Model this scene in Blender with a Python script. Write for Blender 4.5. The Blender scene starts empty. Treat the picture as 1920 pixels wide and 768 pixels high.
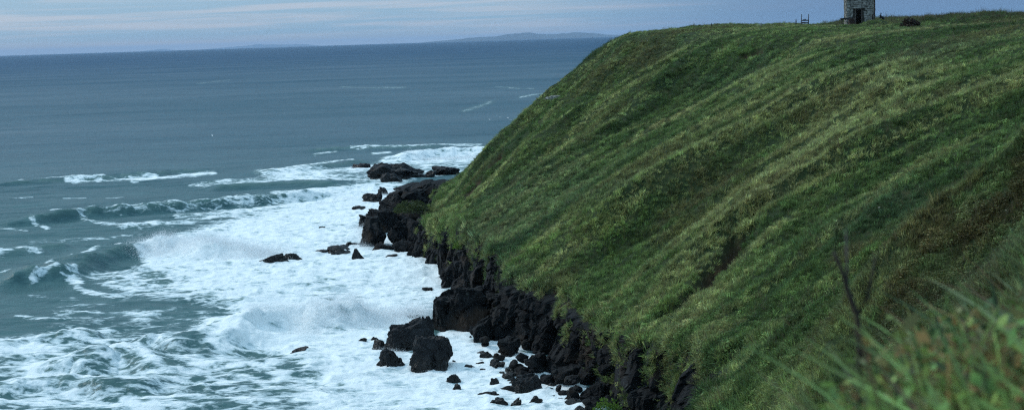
import bpy, bmesh, math, random
import numpy as np

random.seed(7)
RNG = np.random.default_rng(11)
C = bpy.context.scene
COL = C.collection

# ------------------------------------------------------------------ camera maths
F_PX = 2667.0                      # focal length in pixels of a 1920 wide frame (50 mm on 36 mm)
PITCH = math.atan(309.8 / F_PX)
ROLL = math.radians(1.79)
CAM = np.array([0.0, 0.0, 30.0])
_r0 = np.array([1.0, 0, 0]); _u0 = np.array([0, math.sin(PITCH), math.cos(PITCH)])
FWD = np.array([0, math.cos(PITCH), -math.sin(PITCH)])
RIGHT = math.cos(ROLL) * _r0 - math.sin(ROLL) * _u0
UP = math.sin(ROLL) * _r0 + math.cos(ROLL) * _u0


def ray(px, py):
    d = FWD + RIGHT * ((px - 960) / F_PX) - UP * ((py - 384) / F_PX)
    return d / d[1]                # scaled so that y grows by one per unit


def on_plane(px, py, z=0.0):
    d = ray(px, py)
    return CAM + d * ((z - CAM[2]) / d[2])


def at_dist(px, py, y):
    return CAM + ray(px, py) * y


def project(P):
    q = P - CAM
    w = q @ FWD
    w = np.where(np.abs(w) < 1e-3, 1e-3, w)
    return 960 + F_PX * (q @ RIGHT) / w, 384 - F_PX * (q @ UP) / w, w


# ------------------------------------------------------------------ noise
def _hash(ix, iy, seed):
    with np.errstate(over='ignore'):
        h = (ix.astype(np.int64).astype(np.uint32) * np.uint32(374761393)
             + iy.astype(np.int64).astype(np.uint32) * np.uint32(668265263) + np.uint32((seed * 974711 + 1013) & 0xffffffff))
        h = (h ^ (h >> np.uint32(13))) * np.uint32(1274126177)
        h = h ^ (h >> np.uint32(16))
    return h.astype(np.float64) / 4294967295.0


def vnoise(x, y, seed=0):
    x = np.asarray(x, float); y = np.asarray(y, float)
    ix = np.floor(x); iy = np.floor(y)
    fx = x - ix; fy = y - iy
    fx = fx * fx * fx * (fx * (fx * 6 - 15) + 10); fy = fy * fy * fy * (fy * (fy * 6 - 15) + 10)
    a = _hash(ix, iy, seed); b = _hash(ix + 1, iy, seed); c = _hash(ix, iy + 1, seed); d = _hash(ix + 1, iy + 1, seed)
    return (a + (b - a) * fx + (c - a) * fy + (a - b - c + d) * fx * fy) * 2 - 1


def fbm(x, y, seed=0, octaves=4, gain=0.5):
    s = 0; a = 1; t = 0
    for i in range(octaves):
        s = s + a * vnoise(x * 2 ** i + 17.3 * i, y * 2 ** i - 9.1 * i, seed + i * 31)
        t += a; a *= gain
    return s / t


def smooth(a, b, x):
    t = np.clip((x - a) / (b - a), 0, 1)
    return t * t * (3 - 2 * t)


# ------------------------------------------------------------------ object helpers
def mesh_np(name, verts, faces, mat=None, parent=None, smooth_shade=False, link=True):
    """faces: (n,k) integer array"""
    verts = np.asarray(verts, np.float32); faces = np.asarray(faces, np.int32)
    me = bpy.data.meshes.new(name)
    n, k = faces.shape
    me.vertices.add(len(verts)); me.vertices.foreach_set('co', verts.ravel())
    me.loops.add(n * k); me.loops.foreach_set('vertex_index', faces.ravel())
    me.polygons.add(n)
    me.polygons.foreach_set('loop_start', np.arange(0, n * k, k, dtype=np.int32))
    me.polygons.foreach_set('loop_total', np.full(n, k, np.int32))
    me.polygons.foreach_set('use_smooth', np.full(n, smooth_shade, bool))
    me.update(calc_edges=True); me.validate()
    if mat: me.materials.append(mat)
    o = bpy.data.objects.new(name, me)
    if link: COL.objects.link(o)
    if parent: o.parent = parent
    return o


def obj_bm(name, bm, mat=None, parent=None, smooth_shade=False):
    bmesh.ops.recalc_face_normals(bm, faces=bm.faces)
    me = bpy.data.meshes.new(name); bm.to_mesh(me); bm.free()
    me.polygons.foreach_set('use_smooth', np.full(len(me.polygons), smooth_shade, bool))
    if mat: me.materials.append(mat)
    o = bpy.data.objects.new(name, me); COL.objects.link(o)
    if parent: o.parent = parent
    return o


def tag(o, label=None, cat=None, group=None, kind=None):
    if label: o['label'] = label
    if cat: o['category'] = cat
    if group: o['group'] = group
    if kind: o['kind'] = kind
    return o


def empty(name, loc, rz=0.0):
    o = bpy.data.objects.new(name, None); COL.objects.link(o)
    o.location = loc; o.rotation_euler = (0, 0, rz); o.empty_display_size = 0.3
    return o


def add_attr(o, name, vals, typ='FLOAT'):
    a = o.data.attributes.new(name, typ, 'POINT')
    if typ == 'FLOAT': a.data.foreach_set('value', np.asarray(vals, np.float32).ravel())
    elif typ == 'INT': a.data.foreach_set('value', np.asarray(vals, np.int32).ravel())
    elif typ == 'FLOAT_VECTOR': a.data.foreach_set('vector', np.asarray(vals, np.float32).ravel())
    elif typ == 'FLOAT_COLOR': a.data.foreach_set('color', np.asarray(vals, np.float32).ravel())


def box(bm, cx, cy, cz, sx, sy, sz, rz=0.0, jit=0.0):
    vs = []
    c, s = math.cos(rz), math.sin(rz)
    for dx in (-.5, .5):
        for dy in (-.5, .5):
            for dz in (-.5, .5):
                x = dx * sx + random.uniform(-jit, jit); y = dy * sy + random.uniform(-jit, jit); z = dz * sz + random.uniform(-jit, jit)
                vs.append(bm.verts.new((cx + x * c - y * s, cy + x * s + y * c, cz + z)))
    for f in ((0, 1, 3, 2), (4, 6, 7, 5), (0, 4, 5, 1), (2, 3, 7, 6), (0, 2, 6, 4), (1, 5, 7, 3)):
        bm.faces.new([vs[i] for i in f])


def tube(bm, pts, radii, seg=8):
    """a tapering round bar through pts"""
    rings = []
    n = len(pts)
    P = [np.array(p, float) for p in pts]
    for i in range(n):
        t = P[min(i + 1, n - 1)] - P[max(i - 1, 0)]
        t = t / np.linalg.norm(t)
        a = np.array([0, 0, 1.0]) if abs(t[2]) < .9 else np.array([1.0, 0, 0])
        u = np.cross(t, a); u /= np.linalg.norm(u); v = np.cross(t, u)
        r = radii[i] if hasattr(radii, '__len__') else radii
        rings.append([bm.verts.new(P[i] + r * (math.cos(k * 2 * math.pi / seg) * u + math.sin(k * 2 * math.pi / seg) * v)) for k in range(seg)])
    for i in range(n - 1):
        for k in range(seg):
            bm.faces.new((rings[i][k], rings[i][(k + 1) % seg], rings[i + 1][(k + 1) % seg], rings[i + 1][k]))
    bm.faces.new(rings[0][::-1]); bm.faces.new(rings[-1])


# ------------------------------------------------------------------ materials
class NT:
    def __init__(self, mat):
        self.t = mat.node_tree; self.t.nodes.clear()
        self.out = self.t.nodes.new('ShaderNodeOutputMaterial')

    def n(self, typ, **kw):
        nd = self.t.nodes.new('ShaderNode' + typ)
        ins = kw.pop('ins', {})
        for k, v in kw.items(): setattr(nd, k, v)
        for k, v in ins.items():
            s = nd.inputs[k]
            if isinstance(v, bpy.types.NodeSocket): self.t.links.new(v, s)
            else: s.default_value = v
        return nd

    def math(self, op, a, b=0.0, c=0.0, clamp=False):
        nd = self.t.nodes.new('ShaderNodeMath'); nd.operation = op; nd.use_clamp = clamp
        for i, v in enumerate((a, b, c)):
            if isinstance(v, bpy.types.NodeSocket): self.t.links.new(v, nd.inputs[i])
            else: nd.inputs[i].default_value = v
        return nd.outputs[0]

    def sstep(self, a, b, x):
        nd = self.t.nodes.new('ShaderNodeMapRange'); nd.interpolation_type = 'SMOOTHSTEP'
        self.t.links.new(x, nd.inputs[0]); nd.inputs[1].default_value = a; nd.inputs[2].default_value = b
        return nd.outputs[0]

    def mix(self, f, a, b, mode='MIX'):
        nd = self.t.nodes.new('ShaderNodeMix'); nd.data_type = 'RGBA'; nd.blend_type = mode
        for i, v in ((0, f), (6, a), (7, b)):
            if isinstance(v, bpy.types.NodeSocket): self.t.links.new(v, nd.inputs[i])
            else: nd.inputs[i].default_value = v if i == 0 else (v if len(v) == 4 else (*v, 1))
        return nd.outputs[2]

    def ramp(self, fac, stops):
        nd = self.t.nodes.new('ShaderNodeValToRGB')
        e = nd.color_ramp.elements
        while len(e) < len(stops): e.new(0.5)
        for i, (p, c) in enumerate(stops):
            e[i].position = p; e[i].color = (*c, 1) if len(c) == 3 else c
        self.t.links.new(fac, nd.inputs[0])
        return nd.outputs[0]

    def link(self, a, b): self.t.links.new(a, b)


def new_mat(name):
    m = bpy.data.materials.new(name); m.use_nodes = True
    return m, NT(m)


def mat_plain(name, c1, c2, scale=3.0, rough=0.8, bump=0.3, bscale=12.0):
    m, T = new_mat(name)
    tc = T.n('TexCoord')
    n = T.n('TexNoise', ins={'Vector': tc.outputs['Object'], 'Scale': scale, 'Detail': 6.0, 'Roughness': .65})
    nb = T.n('TexNoise', ins={'Vector': tc.outputs['Object'], 'Scale': bscale, 'Detail': 6.0})
    col = T.ramp(n.outputs[0], [(.3, c1), (.7, c2)])
    b = T.n('Bump', ins={'Strength': bump, 'Distance': .05, 'Height': nb.outputs[0]})
    p = T.n('BsdfPrincipled', ins={'Base Color': col, 'Roughness': rough, 'Normal': b.outputs[0]})
    T.link(p.outputs[0], T.out.inputs[0])
    return m


def mat_rock():
    m, T = new_mat('basalt')
    g = T.n('NewGeometry')
    n1 = T.n('TexNoise', ins={'Vector': g.outputs['Position'], 'Scale': .5, 'Detail': 8.0, 'Roughness': .65})
    n2 = T.n('TexNoise', ins={'Vector': g.outputs['Position'], 'Scale': 2.2, 'Detail': 10.0, 'Roughness': .7})
    v = T.n('TexVoronoi', feature='DISTANCE_TO_EDGE', ins={'Vector': g.outputs['Position'], 'Scale': .9})
    col = T.ramp(n1.outputs[0], [(.3, (.0025, .003, .0037)), (.52, (.005, .006, .007)), (.72, (.012, .0135, .0145))])
    lich = T.sstep(.63, .72, n2.outputs[0])
    col = T.mix(T.math('MULTIPLY', lich, .25), col, (.045, .05, .05))
    crack = T.sstep(.0, .05, v.outputs[0])
    h = T.math('ADD', T.math('MULTIPLY', n2.outputs[0], .7), T.math('MULTIPLY', crack, .25))
    b = T.n('Bump', ins={'Strength': .8, 'Distance': .25, 'Height': h})
    sz = T.n('SeparateXYZ', ins={0: g.outputs['Position']})
    wet = T.math('SUBTRACT', 1.0, T.sstep(.5, 1.8, T.math('ADD', sz.outputs[2], T.math('MULTIPLY', T.math('SUBTRACT', n1.outputs[0], .5), 2.0))))
    col = T.mix(T.math('MULTIPLY', wet, .8), T.mix(1.0, col, (1.6, 1.6, 1.65), 'MULTIPLY'), T.mix(.35, col, (.010, .0085, .005)))
    rg = T.n('MapRange', ins={0: T.math('ADD', n2.outputs[0], T.math('MULTIPLY', wet, -.22)), 1: .2, 2: .7, 3: .28, 4: .85})
    p = T.n('BsdfPrincipled', ins={'Base Color': col, 'Roughness': rg.outputs[0], 'Normal': b.outputs[0], 'Specular IOR Level': .26})
    T.link(p.outputs[0], T.out.inputs[0])
    return m


def mat_cliff():
    """higher, drier rock with lichen and brown stains"""
    m, T = new_mat('cliff_rock')
    g = T.n('NewGeometry')
    n1 = T.n('TexNoise', ins={'Vector': g.outputs['Position'], 'Scale': .45, 'Detail': 8.0, 'Roughness': .65})
    n2 = T.n('TexNoise', ins={'Vector': g.outputs['Position'], 'Scale': 2.0, 'Detail': 10.0, 'Roughness': .7})
    n3 = T.n('TexNoise', ins={'Vector': g.outputs['Position'], 'Scale': .22, 'Detail': 3.0})
    col = T.ramp(n1.outputs[0], [(.3, (.0025, .003, .0037)), (.52, (.006, .007, .008)), (.72, (.020, .0225, .0235))])
    col = T.mix(T.math('MULTIPLY', T.sstep(.55, .68, n3.outputs[0]), .6), col, (.045, .03, .02))
    col = T.mix(T.math('MULTIPLY', T.sstep(.6, .7, n2.outputs[0]), .5), col, (.11, .12, .105))
    b = T.n('Bump', ins={'Strength': .8, 'Distance': .25, 'Height': n2.outputs[0]})
    p = T.n('BsdfPrincipled', ins={'Base Color': col, 'Roughness': .75, 'Normal': b.outputs[0], 'Specular IOR Level': .16})
    T.link(p.outputs[0], T.out.inputs[0])
    return m


def mat_ground():
    m, T = new_mat('turf_soil')
    g = T.n('NewGeometry')
    soil = T.n('Attribute', attribute_name='soil'); rock = T.n('Attribute', attribute_name='rock')
    n1 = T.n('TexNoise', ins={'Vector': g.outputs['Position'], 'Scale': .35, 'Detail': 8.0, 'Roughness': .7})
    n2 = T.n('TexNoise', ins={'Vector': g.outputs['Position'], 'Scale': 3.5, 'Detail': 8.0, 'Roughness': .7})
    c = T.ramp(n1.outputs[0], [(.32, (.018, .034, .013)), (.5, (.028, .046, .017)), (.7, (.05, .056, .022))])
    c = T.mix(T.sstep(.5, .75, n2.outputs[0]), c, (.035, .028, .015))
    sc = T.ramp(n2.outputs[0], [(.35, (.022, .013, .008)), (.7, (.075, .045, .026))])
    c = T.mix(soil.outputs['Fac'], c, sc)
    rc = T.ramp(n2.outputs[0], [(.35, (.010, .011, .013)), (.65, (.03, .032, .034))])
    c = T.mix(rock.outputs['Fac'], c, rc)
    b = T.n('Bump', ins={'Strength': .7, 'Distance': .3, 'Height': n2.outputs[0]})
    p = T.n('BsdfPrincipled', ins={'Base Color': c, 'Roughness': .95, 'Normal': b.outputs[0], 'Specular IOR Level': .15})
    T.link(p.outputs[0], T.out.inputs[0])
    return m


def mat_grass():
    m, T = new_mat('grass_blade')
    a = T.n('Attribute', attribute_type='INSTANCER', attribute_name='tint')
    v = T.n('Attribute', attribute_name='hue')
    c = T.mix(1.0, a.outputs['Color'], v.outputs['Color'], 'MULTIPLY')
    d = T.n('BsdfPrincipled', ins={'Base Color': c, 'Roughness': .6, 'Specular IOR Level': .25})
    tr = T.n('BsdfTranslucent', ins={'Color': c})
    mx = T.n('MixShader', ins={0: .4, 1: d.outputs[0], 2: tr.outputs[0]})
    T.link(mx.outputs[0], T.out.inputs[0])
    return m


def mat_leaf(name, c1, c2):
    m, T = new_mat(name)
    g = T.n('NewGeometry')
    c = T.ramp(g.outputs['Random Per Island'], [(.0, c1), (1.0, c2)])
    d = T.n('BsdfPrincipled', ins={'Base Color': c, 'Roughness': .6, 'Specular IOR Level': .25})
    tr = T.n('BsdfTranslucent', ins={'Color': c})
    mx = T.n('MixShader', ins={0: .3, 1: d.outputs[0], 2: tr.outputs[0]})
    T.link(mx.outputs[0], T.out.inputs[0])
    return m


def mat_sea():
    m, T = new_mat('sea_water')
    g = T.n('NewGeometry')
    foam = T.n('Attribute', attribute_name='foam').outputs['Fac']
    turb = T.n('Attribute', attribute_name='turbid').outputs['Fac']
    deep = T.n('Attribute', attribute_name='deep').outputs['Fac']
    P = g.outputs['Position']
    mp = T.n('Mapping', ins={'Vector': P, 'Scale': (.55, 1.0, 1.0), 'Rotation': (0, 0, math.radians(12))})
    warp = T.n('TexNoise', ins={'Vector': mp.outputs[0], 'Scale': .22, 'Detail': 4.0})
    wv = T.n('VectorMath', operation='SCALE', ins={0: warp.outputs['Color'], 'Scale': 3.0})
    wp = T.n('VectorMath', operation='ADD', ins={0: mp.outputs[0], 1: wv.outputs[0]})
    n1 = T.n('TexNoise', ins={'Vector': wp.outputs[0], 'Scale': .38, 'Detail': 9.0, 'Roughness': .7, 'Distortion': .25})
    n2 = T.n('TexNoise', ins={'Vector': wp.outputs[0], 'Scale': 1.7, 'Detail': 7.0, 'Roughness': .7})
    n3 = T.n('TexNoise', ins={'Vector': wp.outputs[0], 'Scale': .75, 'Detail': 6.0, 'Roughness': .68, 'Distortion': .4})
    vo = T.n('TexVoronoi', feature='DISTANCE_TO_EDGE', ins={'Vector': wp.outputs[0], 'Scale': .33})
    vo2 = T.n('TexVoronoi', feature='DISTANCE_TO_EDGE', ins={'Vector': wp.outputs[0], 'Scale': .95})
    lace = T.math('SUBTRACT', 1.0, T.sstep(.0, .16, vo.outputs[0]))
    lace2 = T.math('SUBTRACT', 1.0, T.sstep(.0, .2, vo2.outputs[0]))
    gate = T.math('MULTIPLY', foam, 2.4, clamp=True)
    tex = T.math('ADD', T.math('MULTIPLY', T.math('SUBTRACT', n1.outputs[0], .5), 2.1), T.math('MULTIPLY', T.math('SUBTRACT', n2.outputs[0], .5), 1.6))
    tex = T.math('ADD', tex, T.math('MULTIPLY', T.math('SUBTRACT', n3.outputs[0], .5), 2.4)); tex = T.math('SUBTRACT', tex, .09)
    tex = T.math('ADD', tex, T.math('MULTIPLY', lace, .34)); tex = T.math('ADD', tex, T.math('MULTIPLY', lace2, .2))
    val = T.math('ADD', T.math('MULTIPLY', foam, 1.35), T.math('MULTIPLY', tex, gate))
    f = T.sstep(.48, .94, val)
    thick = T.sstep(.8, 1.35, val)
    fcol = T.mix(thick, (.52, .63, .65), (.84, .89, .89))
    # water body
    fine = T.n('TexNoise', ins={'Vector': mp.outputs[0], 'Scale': 1.3, 'Detail': 5.0, 'Roughness': .6})
    mid = T.n('TexNoise', ins={'Vector': mp.outputs[0], 'Scale': .25, 'Detail': 3.0})
    hb = T.math('ADD', T.math('MULTIPLY', fine.outputs[0], .5), T.math('MULTIPLY', mid.outputs[0], 1.2))
    bump = T.n('Bump', ins={'Strength': .7, 'Distance': .7, 'Height': hb})
    wc = T.mix(turb, (.021, .080, .110), (.085, .165, .15))
    wc = T.mix(deep, wc, (.004, .056, .118))       # deep water offshore is a darker, purer blue
    fr = T.n('Fresnel', ins={'IOR': 1.33, 'Normal': bump.outputs[0]})
    lanes = T.n('TexNoise', ins={'Vector': mp.outputs[0], 'Scale': .007, 'Detail': 7.0, 'Roughness': .62})
    fac = T.math('MULTIPLY', T.math('MINIMUM', fr.outputs[0], .62), T.math('ADD', .46, T.math('MULTIPLY', T.math('SUBTRACT', lanes.outputs[0], .5), .75)), clamp=True)
    fac = T.math('MULTIPLY', fac, T.math('SUBTRACT', 1.0, T.math('MULTIPLY', deep, .42)))     # a rough sea never mirrors fully at grazing angles
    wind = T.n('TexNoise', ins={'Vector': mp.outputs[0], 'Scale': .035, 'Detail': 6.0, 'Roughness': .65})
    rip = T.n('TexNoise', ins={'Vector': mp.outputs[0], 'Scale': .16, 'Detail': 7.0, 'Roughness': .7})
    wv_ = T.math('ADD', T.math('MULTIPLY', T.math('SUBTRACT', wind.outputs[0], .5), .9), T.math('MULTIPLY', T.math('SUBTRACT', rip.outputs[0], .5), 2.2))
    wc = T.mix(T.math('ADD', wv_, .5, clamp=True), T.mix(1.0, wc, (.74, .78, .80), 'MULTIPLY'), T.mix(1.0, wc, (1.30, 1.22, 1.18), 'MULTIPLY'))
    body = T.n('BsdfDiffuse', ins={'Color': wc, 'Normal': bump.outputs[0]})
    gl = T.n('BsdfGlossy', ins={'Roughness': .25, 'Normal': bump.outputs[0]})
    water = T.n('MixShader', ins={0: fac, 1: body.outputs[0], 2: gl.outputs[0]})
    hf = T.math('ADD', T.math('MULTIPLY', n2.outputs[0], .8), T.math('MULTIPLY', n1.outputs[0], 1.2))
    fb = T.n('Bump', ins={'Strength': .6, 'Distance': .5, 'Height': hf})
    fo = T.n('BsdfDiffuse', ins={'Color': fcol, 'Normal': fb.outputs[0]})
    mx = T.n('MixShader', ins={0: f, 1: water.outputs[0], 2: fo.outputs[0]})
    T.link(mx.outputs[0], T.out.inputs[0])
    return m


M_ROCK = mat_rock(); M_CLIFF = mat_cliff(); M_GROUND = mat_ground(); M_GRASS = mat_grass(); M_SEA = mat_sea()
M_STONE = mat_plain('weathered_masonry', (.05, .053, .05), (.36, .355, .32), 2.6, .9, .5, 14)
M_MORTAR = mat_plain('dark_mortar', (.02, .02, .018), (.07, .068, .06), 3, .95, .4, 10)
M_RUST = mat_plain('rusty_iron', (.012, .009, .008), (.05, .022, .012), 4, .8, .3, 20)
M_DARKIRON = mat_plain('dark_iron', (.006, .007, .009), (.02, .018, .018), 4, .7, .2, 20)
M_WOOD = mat_plain('weathered_wood', (.04, .035, .03), (.12, .10, .085), 5, .85, .3, 20)
M_GULL = mat_plain('white_feathers', (.75, .75, .74), (.85, .85, .84), 4, .7, .05, 20)
M_TWIG = mat_plain('dead_stalk', (.012, .009, .007), (.04, .028, .02), 12, .85, .3, 60)

# ------------------------------------------------------------------ terrain
# stations along the coast: foot of the grass (cliff top edge) x, y, z  and  lip of the plateau x, y, z
ST = np.array([
    (400, 350, 5, 400, 310, 32), (150, 345, 5, 152, 308, 32), (62, 330, 5, 74, 292, 32), (10, 300, 5, 42, 276, 31.5),
    (-9.5, 262, 4.6, 24.5, 252, 30.6), (-12.2, 205, 4.8, 18.5, 229, 30.0), (-8.2, 180.5, 6.4, 31, 205, 29.6), (-3.2, 159, 7.2, 41, 180, 28.6), (0.0, 142, 6.5, 46, 160, 27.9),
    (5.6, 131, 5.9, 50.5, 143, 27.3), (10.2, 109, 6.3, 52, 124, 26.8), (14.0, 99.5, 7.6, 50, 108, 26.8), (13.6, 86, 8.6, 44, 92, 27.2), (9.5, 74, 8, 35, 77, 27.6),
    (8, 60, 7, 28, 60, 27.6), (5, 48, 6, 22, 43, 28.0), (4, 38, 6, 14.0, 24, 28.4), (2, 25, 8, 6.6, 12.2, 28.5), (-1.5, 19, 8, 2.1, 6.6, 28.3), (-9, 18, 6, -1.8, 1.2, 28.2),
    (-30, 30, 6, -16, -3, 28), (-60, 26, 6, -45, -10, 28), (-120, 20, 6, -110, -18, 28)], float)


def densify(P, n=10):
    out = []
    m = len(P)
    for i in range(m - 1):
        p0, p1, p2, p3 = P[max(i - 1, 0)], P[i], P[i + 1], P[min(i + 2, m - 1)]
        for k in range(n):
            t = k / n
            cr = .5 * (2 * p1 + (p2 - p0) * t + (2 * p0 - 5 * p1 + 4 * p2 - p3) * t * t + (3 * p1 - p0 - 3 * p2 + p3) * t ** 3)
            out.append(.55 * cr + .45 * (p1 * (1 - t) + p2 * t))
    out.append(P[-1])
    return np.array(out)


SD = densify(ST)
FOOT = SD[:, :3].copy(); LIP = SD[:, 3:].copy()
_fs = np.concatenate([[0], np.cumsum(np.linalg.norm(np.diff(FOOT[:, :2], axis=0), axis=1))])
# wobble of the grass edge so that it hangs in tongues and scallops
_nrm = np.gradient(FOOT[:, :2], axis=0); _nrm = np.stack([-_nrm[:, 1], _nrm[:, 0]], 1); _nrm /= np.linalg.norm(_nrm, axis=1)[:, None]
FOOT[:, :2] += _nrm * (fbm(_fs / 7, _fs * 0 + 3, 5, 3) * 1.6)[:, None]
FOOT[:, 2] += fbm(_fs / 9, _fs * 0 + 8, 9, 3) * 1.0


def near_poly(X, Y, P):
    """distance to a polyline, and (blended) index of the nearest place on it"""
    best = np.full(X.shape, 1e18); idx = np.zeros(X.shape)
    for i in range(len(P) - 1):
        ax, ay = P[i, :2]; bx, by = P[i + 1, :2]
        dx, dy = bx - ax, by - ay
        L = dx * dx + dy * dy + 1e-9
        t = np.clip(((X - ax) * dx + (Y - ay) * dy) / L, 0, 1)
        d = (X - ax - t * dx) ** 2 + (Y - ay - t * dy) ** 2
        m = d < best
        best[m] = d[m]; idx[m] = i + t[m]
    return np.sqrt(best), idx


def inside(X, Y, P):
    r = np.zeros(X.shape, bool)
    n = len(P)
    for i in range(n):
        x1, y1 = P[i]; x2, y2 = P[(i + 1) % n]
        if y1 == y2: continue
        c = ((y1 > Y) != (y2 > Y)) & (X < (x2 - x1) * (Y - y1) / (y2 - y1) + x1)
        r ^= c
    return r


GX0, GX1, GY0, GY1, GS = -60.0, 140.0, -28.0, 330.0, 0.5
gx = np.arange(GX0, GX1 + .01, GS); gy = np.arange(GY0, GY1 + .01, GS)
X, Y = np.meshgrid(gx, gy)
df, fi = near_poly(X, Y, FOOT)
dl, li = near_poly(X, Y, LIP)
CLOSE = np.array([(-120, -400), (600, -400), (600, 350)], float)
in_land = inside(X, Y, np.vstack([FOOT[:, :2], CLOSE]))
in_top = inside(X, Y, np.vstack([LIP[:, :2], CLOSE]))
ar = np.arange(len(FOOT))
zg = np.interp(fi, ar, FOOT[:, 2]); zl = np.interp(li, ar, LIP[:, 2])
T_ = df / (df + dl + 1e-6)
T_ = np.where(in_top, 1.0, np.where(in_land, T_, 0.0))
SI = (1 - T_) * fi + T_ * li                                  # place along the coast, in station steps
_ss = np.interp(SI, ar, _fs)
S_M = (1 - T_) * np.interp(fi, ar, _fs) + T_ * np.interp(li, ar, np.concatenate([[0], np.cumsum(np.linalg.norm(np.diff(LIP[:, :2], axis=0), axis=1))]))
SLEN = np.interp(SI, ar, _fs)


def blur(A, sig):
    r = int(3 * sig) + 1
    k = np.exp(-.5 * (np.arange(-r, r + 1) / sig) ** 2); k /= k.sum()
    B = np.pad(A, ((r, r), (0, 0)), 'edge'); B = sum(k[i] * B[i:i + A.shape[0]] for i in range(2 * r + 1))
    B = np.pad(B, ((0, 0), (r, r)), 'edge'); return sum(k[i] * B[:, i:i + A.shape[1]] for i in range(2 * r + 1))


S_sm = blur(SLEN, 3.0); T_sm = blur(T_, 3.0)
prof = T_ + .06 * np.sin(math.pi * T_)
Zp = 28.3 + 3.1 * smooth(70, 165, Y)
Zp = Zp + 1.2 * smooth(0, 1, np.exp(-((X - 68) ** 2 / 120 + (Y - 214) ** 2 / 200))) + .5 * fbm(X / 18, Y / 18, 40, 3)
Zp = Zp - .5 * smooth(60, 30, X) * smooth(200, 250, Y) - 1.0 * smooth(36, 58, X) * smooth(120, 190, Y)
ztop = zl * np.exp(-dl / 18) + Zp * (1 - np.exp(-dl / 18))
Z = np.where(in_top, ztop, zg + (zl - zg) * prof)
near = smooth(34, 12, np.hypot(X, Y))
Z = blur(Z, 3.5) * (1 - near) + blur(Z, 1.3) * near

# ribs running down the slope
wob = 3.0 * fbm(X / 26, Y / 26, 3, 3)
u = (S_sm + wob) / 12.5
r1 = vnoise(u, T_sm * .55 + .2 * u, 21)
r2 = vnoise(u * 2.3 + 7, T_sm * 1.2, 22)
r3 = vnoise(u * 5.1 + 3, T_sm * 5, 23)
RIB = 1 - 2 * np.abs(r1) ** .9                              # sharp crests where the noise crosses zero
amp = smooth(.0, .25, T_sm) * smooth(1.0, .72, T_sm) * (1 - near)
band = .35 + .65 * amp
r4 = vnoise(u * 9.7 + 11, T_sm * 9, 24)
r5 = vnoise((S_sm + .6 * wob) / 5.2 + 4, T_sm * .9, 27); RIB2 = 1 - 2 * np.abs(r5) ** .8
Z += amp * (2.1 * (RIB - .2) + .5 * r2 + .38 * r3 + .2 * r4 + .68 * (RIB2 - .2))
Zp_notch = .55 * np.exp(-((X - 59) / 7) ** 2) * smooth(190, 215, Y)
Z -= Zp_notch
lip_b = np.exp(-((T_sm - .93) / .06) ** 2) * (1 - near)
Z += lip_b * .5 * fbm(S_sm / 6, T_sm * 3, 33, 3)
Z += .22 * fbm(X / 2.6, Y / 2.6, 50, 3) * (1 - .6 * near) + .45 * fbm(X / 8, Y / 8, 60, 2) * (1 - near)
# the grassy spur in front of the cove's near end
Z += 1.6 * np.exp(-((X - 16.0) / 4.0) ** 2 - ((Y - 77) / 8) ** 2)
# turf mound in front of the tower
Z += 1.35 * np.exp(-((X - 61.3) / 2.6) ** 2 - ((Y - 237.5) / 2.4) ** 2)
Z_land = Z.copy()


def height(x, y, A=None):
    A = Z if A is None else A
    fx = np.clip((np.asarray(x, float) - GX0) / GS, 0, len(gx) - 1.001); fy = np.clip((np.asarray(y, float) - GY0) / GS, 0, len(gy) - 1.001)
    ix = fx.astype(int); iy = fy.astype(int); fx = fx - ix; fy = fy - iy
    return (A[iy, ix] * (1 - fx) * (1 - fy) + A[iy, ix + 1] * fx * (1 - fy) + A[iy + 1, ix] * (1 - fx) * fy + A[iy + 1, ix + 1] * fx * fy)


def hit(px, py, y0=20.0, y1=329.0):
    d = ray(px, py)
    t = np.arange(y0, y1, .25)
    x = d[0] * t; z = 30 + d[2] * t
    h = height(x, t)
    k = np.nonzero((h > z) & (x > GX0) & (x < GX1))[0]
    if len(k) == 0: return None
    t = t[k[0]]
    return np.array([d[0] * t, t, 30 + d[2] * t])


SOIL = np.zeros_like(Z)


def scar(pix, width, depth, soil=1.0):
    pts = [hit(*p) for p in pix]
    pts = np.array([p for p in pts if p is not None])
    if len(pts) < 2: return
    d, i = near_poly(X, Y, pts)
    n = len(pts) - 1
    w = width * (.72 + .3 * np.sin(math.pi * np.clip(.12 + .8 * (1 - i / n), 0, 1))) * (1 + .35 * vnoise(i * 3, i * 0, 71))
    w = np.maximum(w, .35)
    g = smooth(1.0, .35, d / w)
    return g, g * depth


for pix, w, dep in (([(1404, 428), (1385, 440), (1362, 472), (1345, 500), (1322, 525), (1293, 550), (1268, 570)], 1.9, 2.0),
                    ([(1425, 101), (1412, 104), (1396, 106)], 1.0, .8),
                    ([(940, 288), (925, 308), (905, 330), (885, 355), (868, 380)], 1.3, .7),
                    ([(1268, 420), (1248, 432), (1232, 440)], .9, .7),
                    ([(1390, 655), (1372, 680), (1360, 700)], 1.2, .8),
                    ([(1045, 535), (1035, 550), (1028, 565)], .8, .6)):
    r = scar(pix, w, dep)
    if r is not None:
        SOIL = np.maximum(SOIL, r[0]); Z = Z - r[1]

# cliff: outside the grass edge the land drops to below the water
doff = np.where(in_land, 0.0, df)
drop = smooth(.2, 1.4, doff + .4 * fbm(X / 2.5, Y / 2.5, 80, 3) * (doff > 0))
Z = Z * (1 - drop) + (-4.0) * drop
ROCKM = np.maximum(smooth(.0, .5, doff), smooth(2.2, 1.0, Z) * (~in_land))

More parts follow.
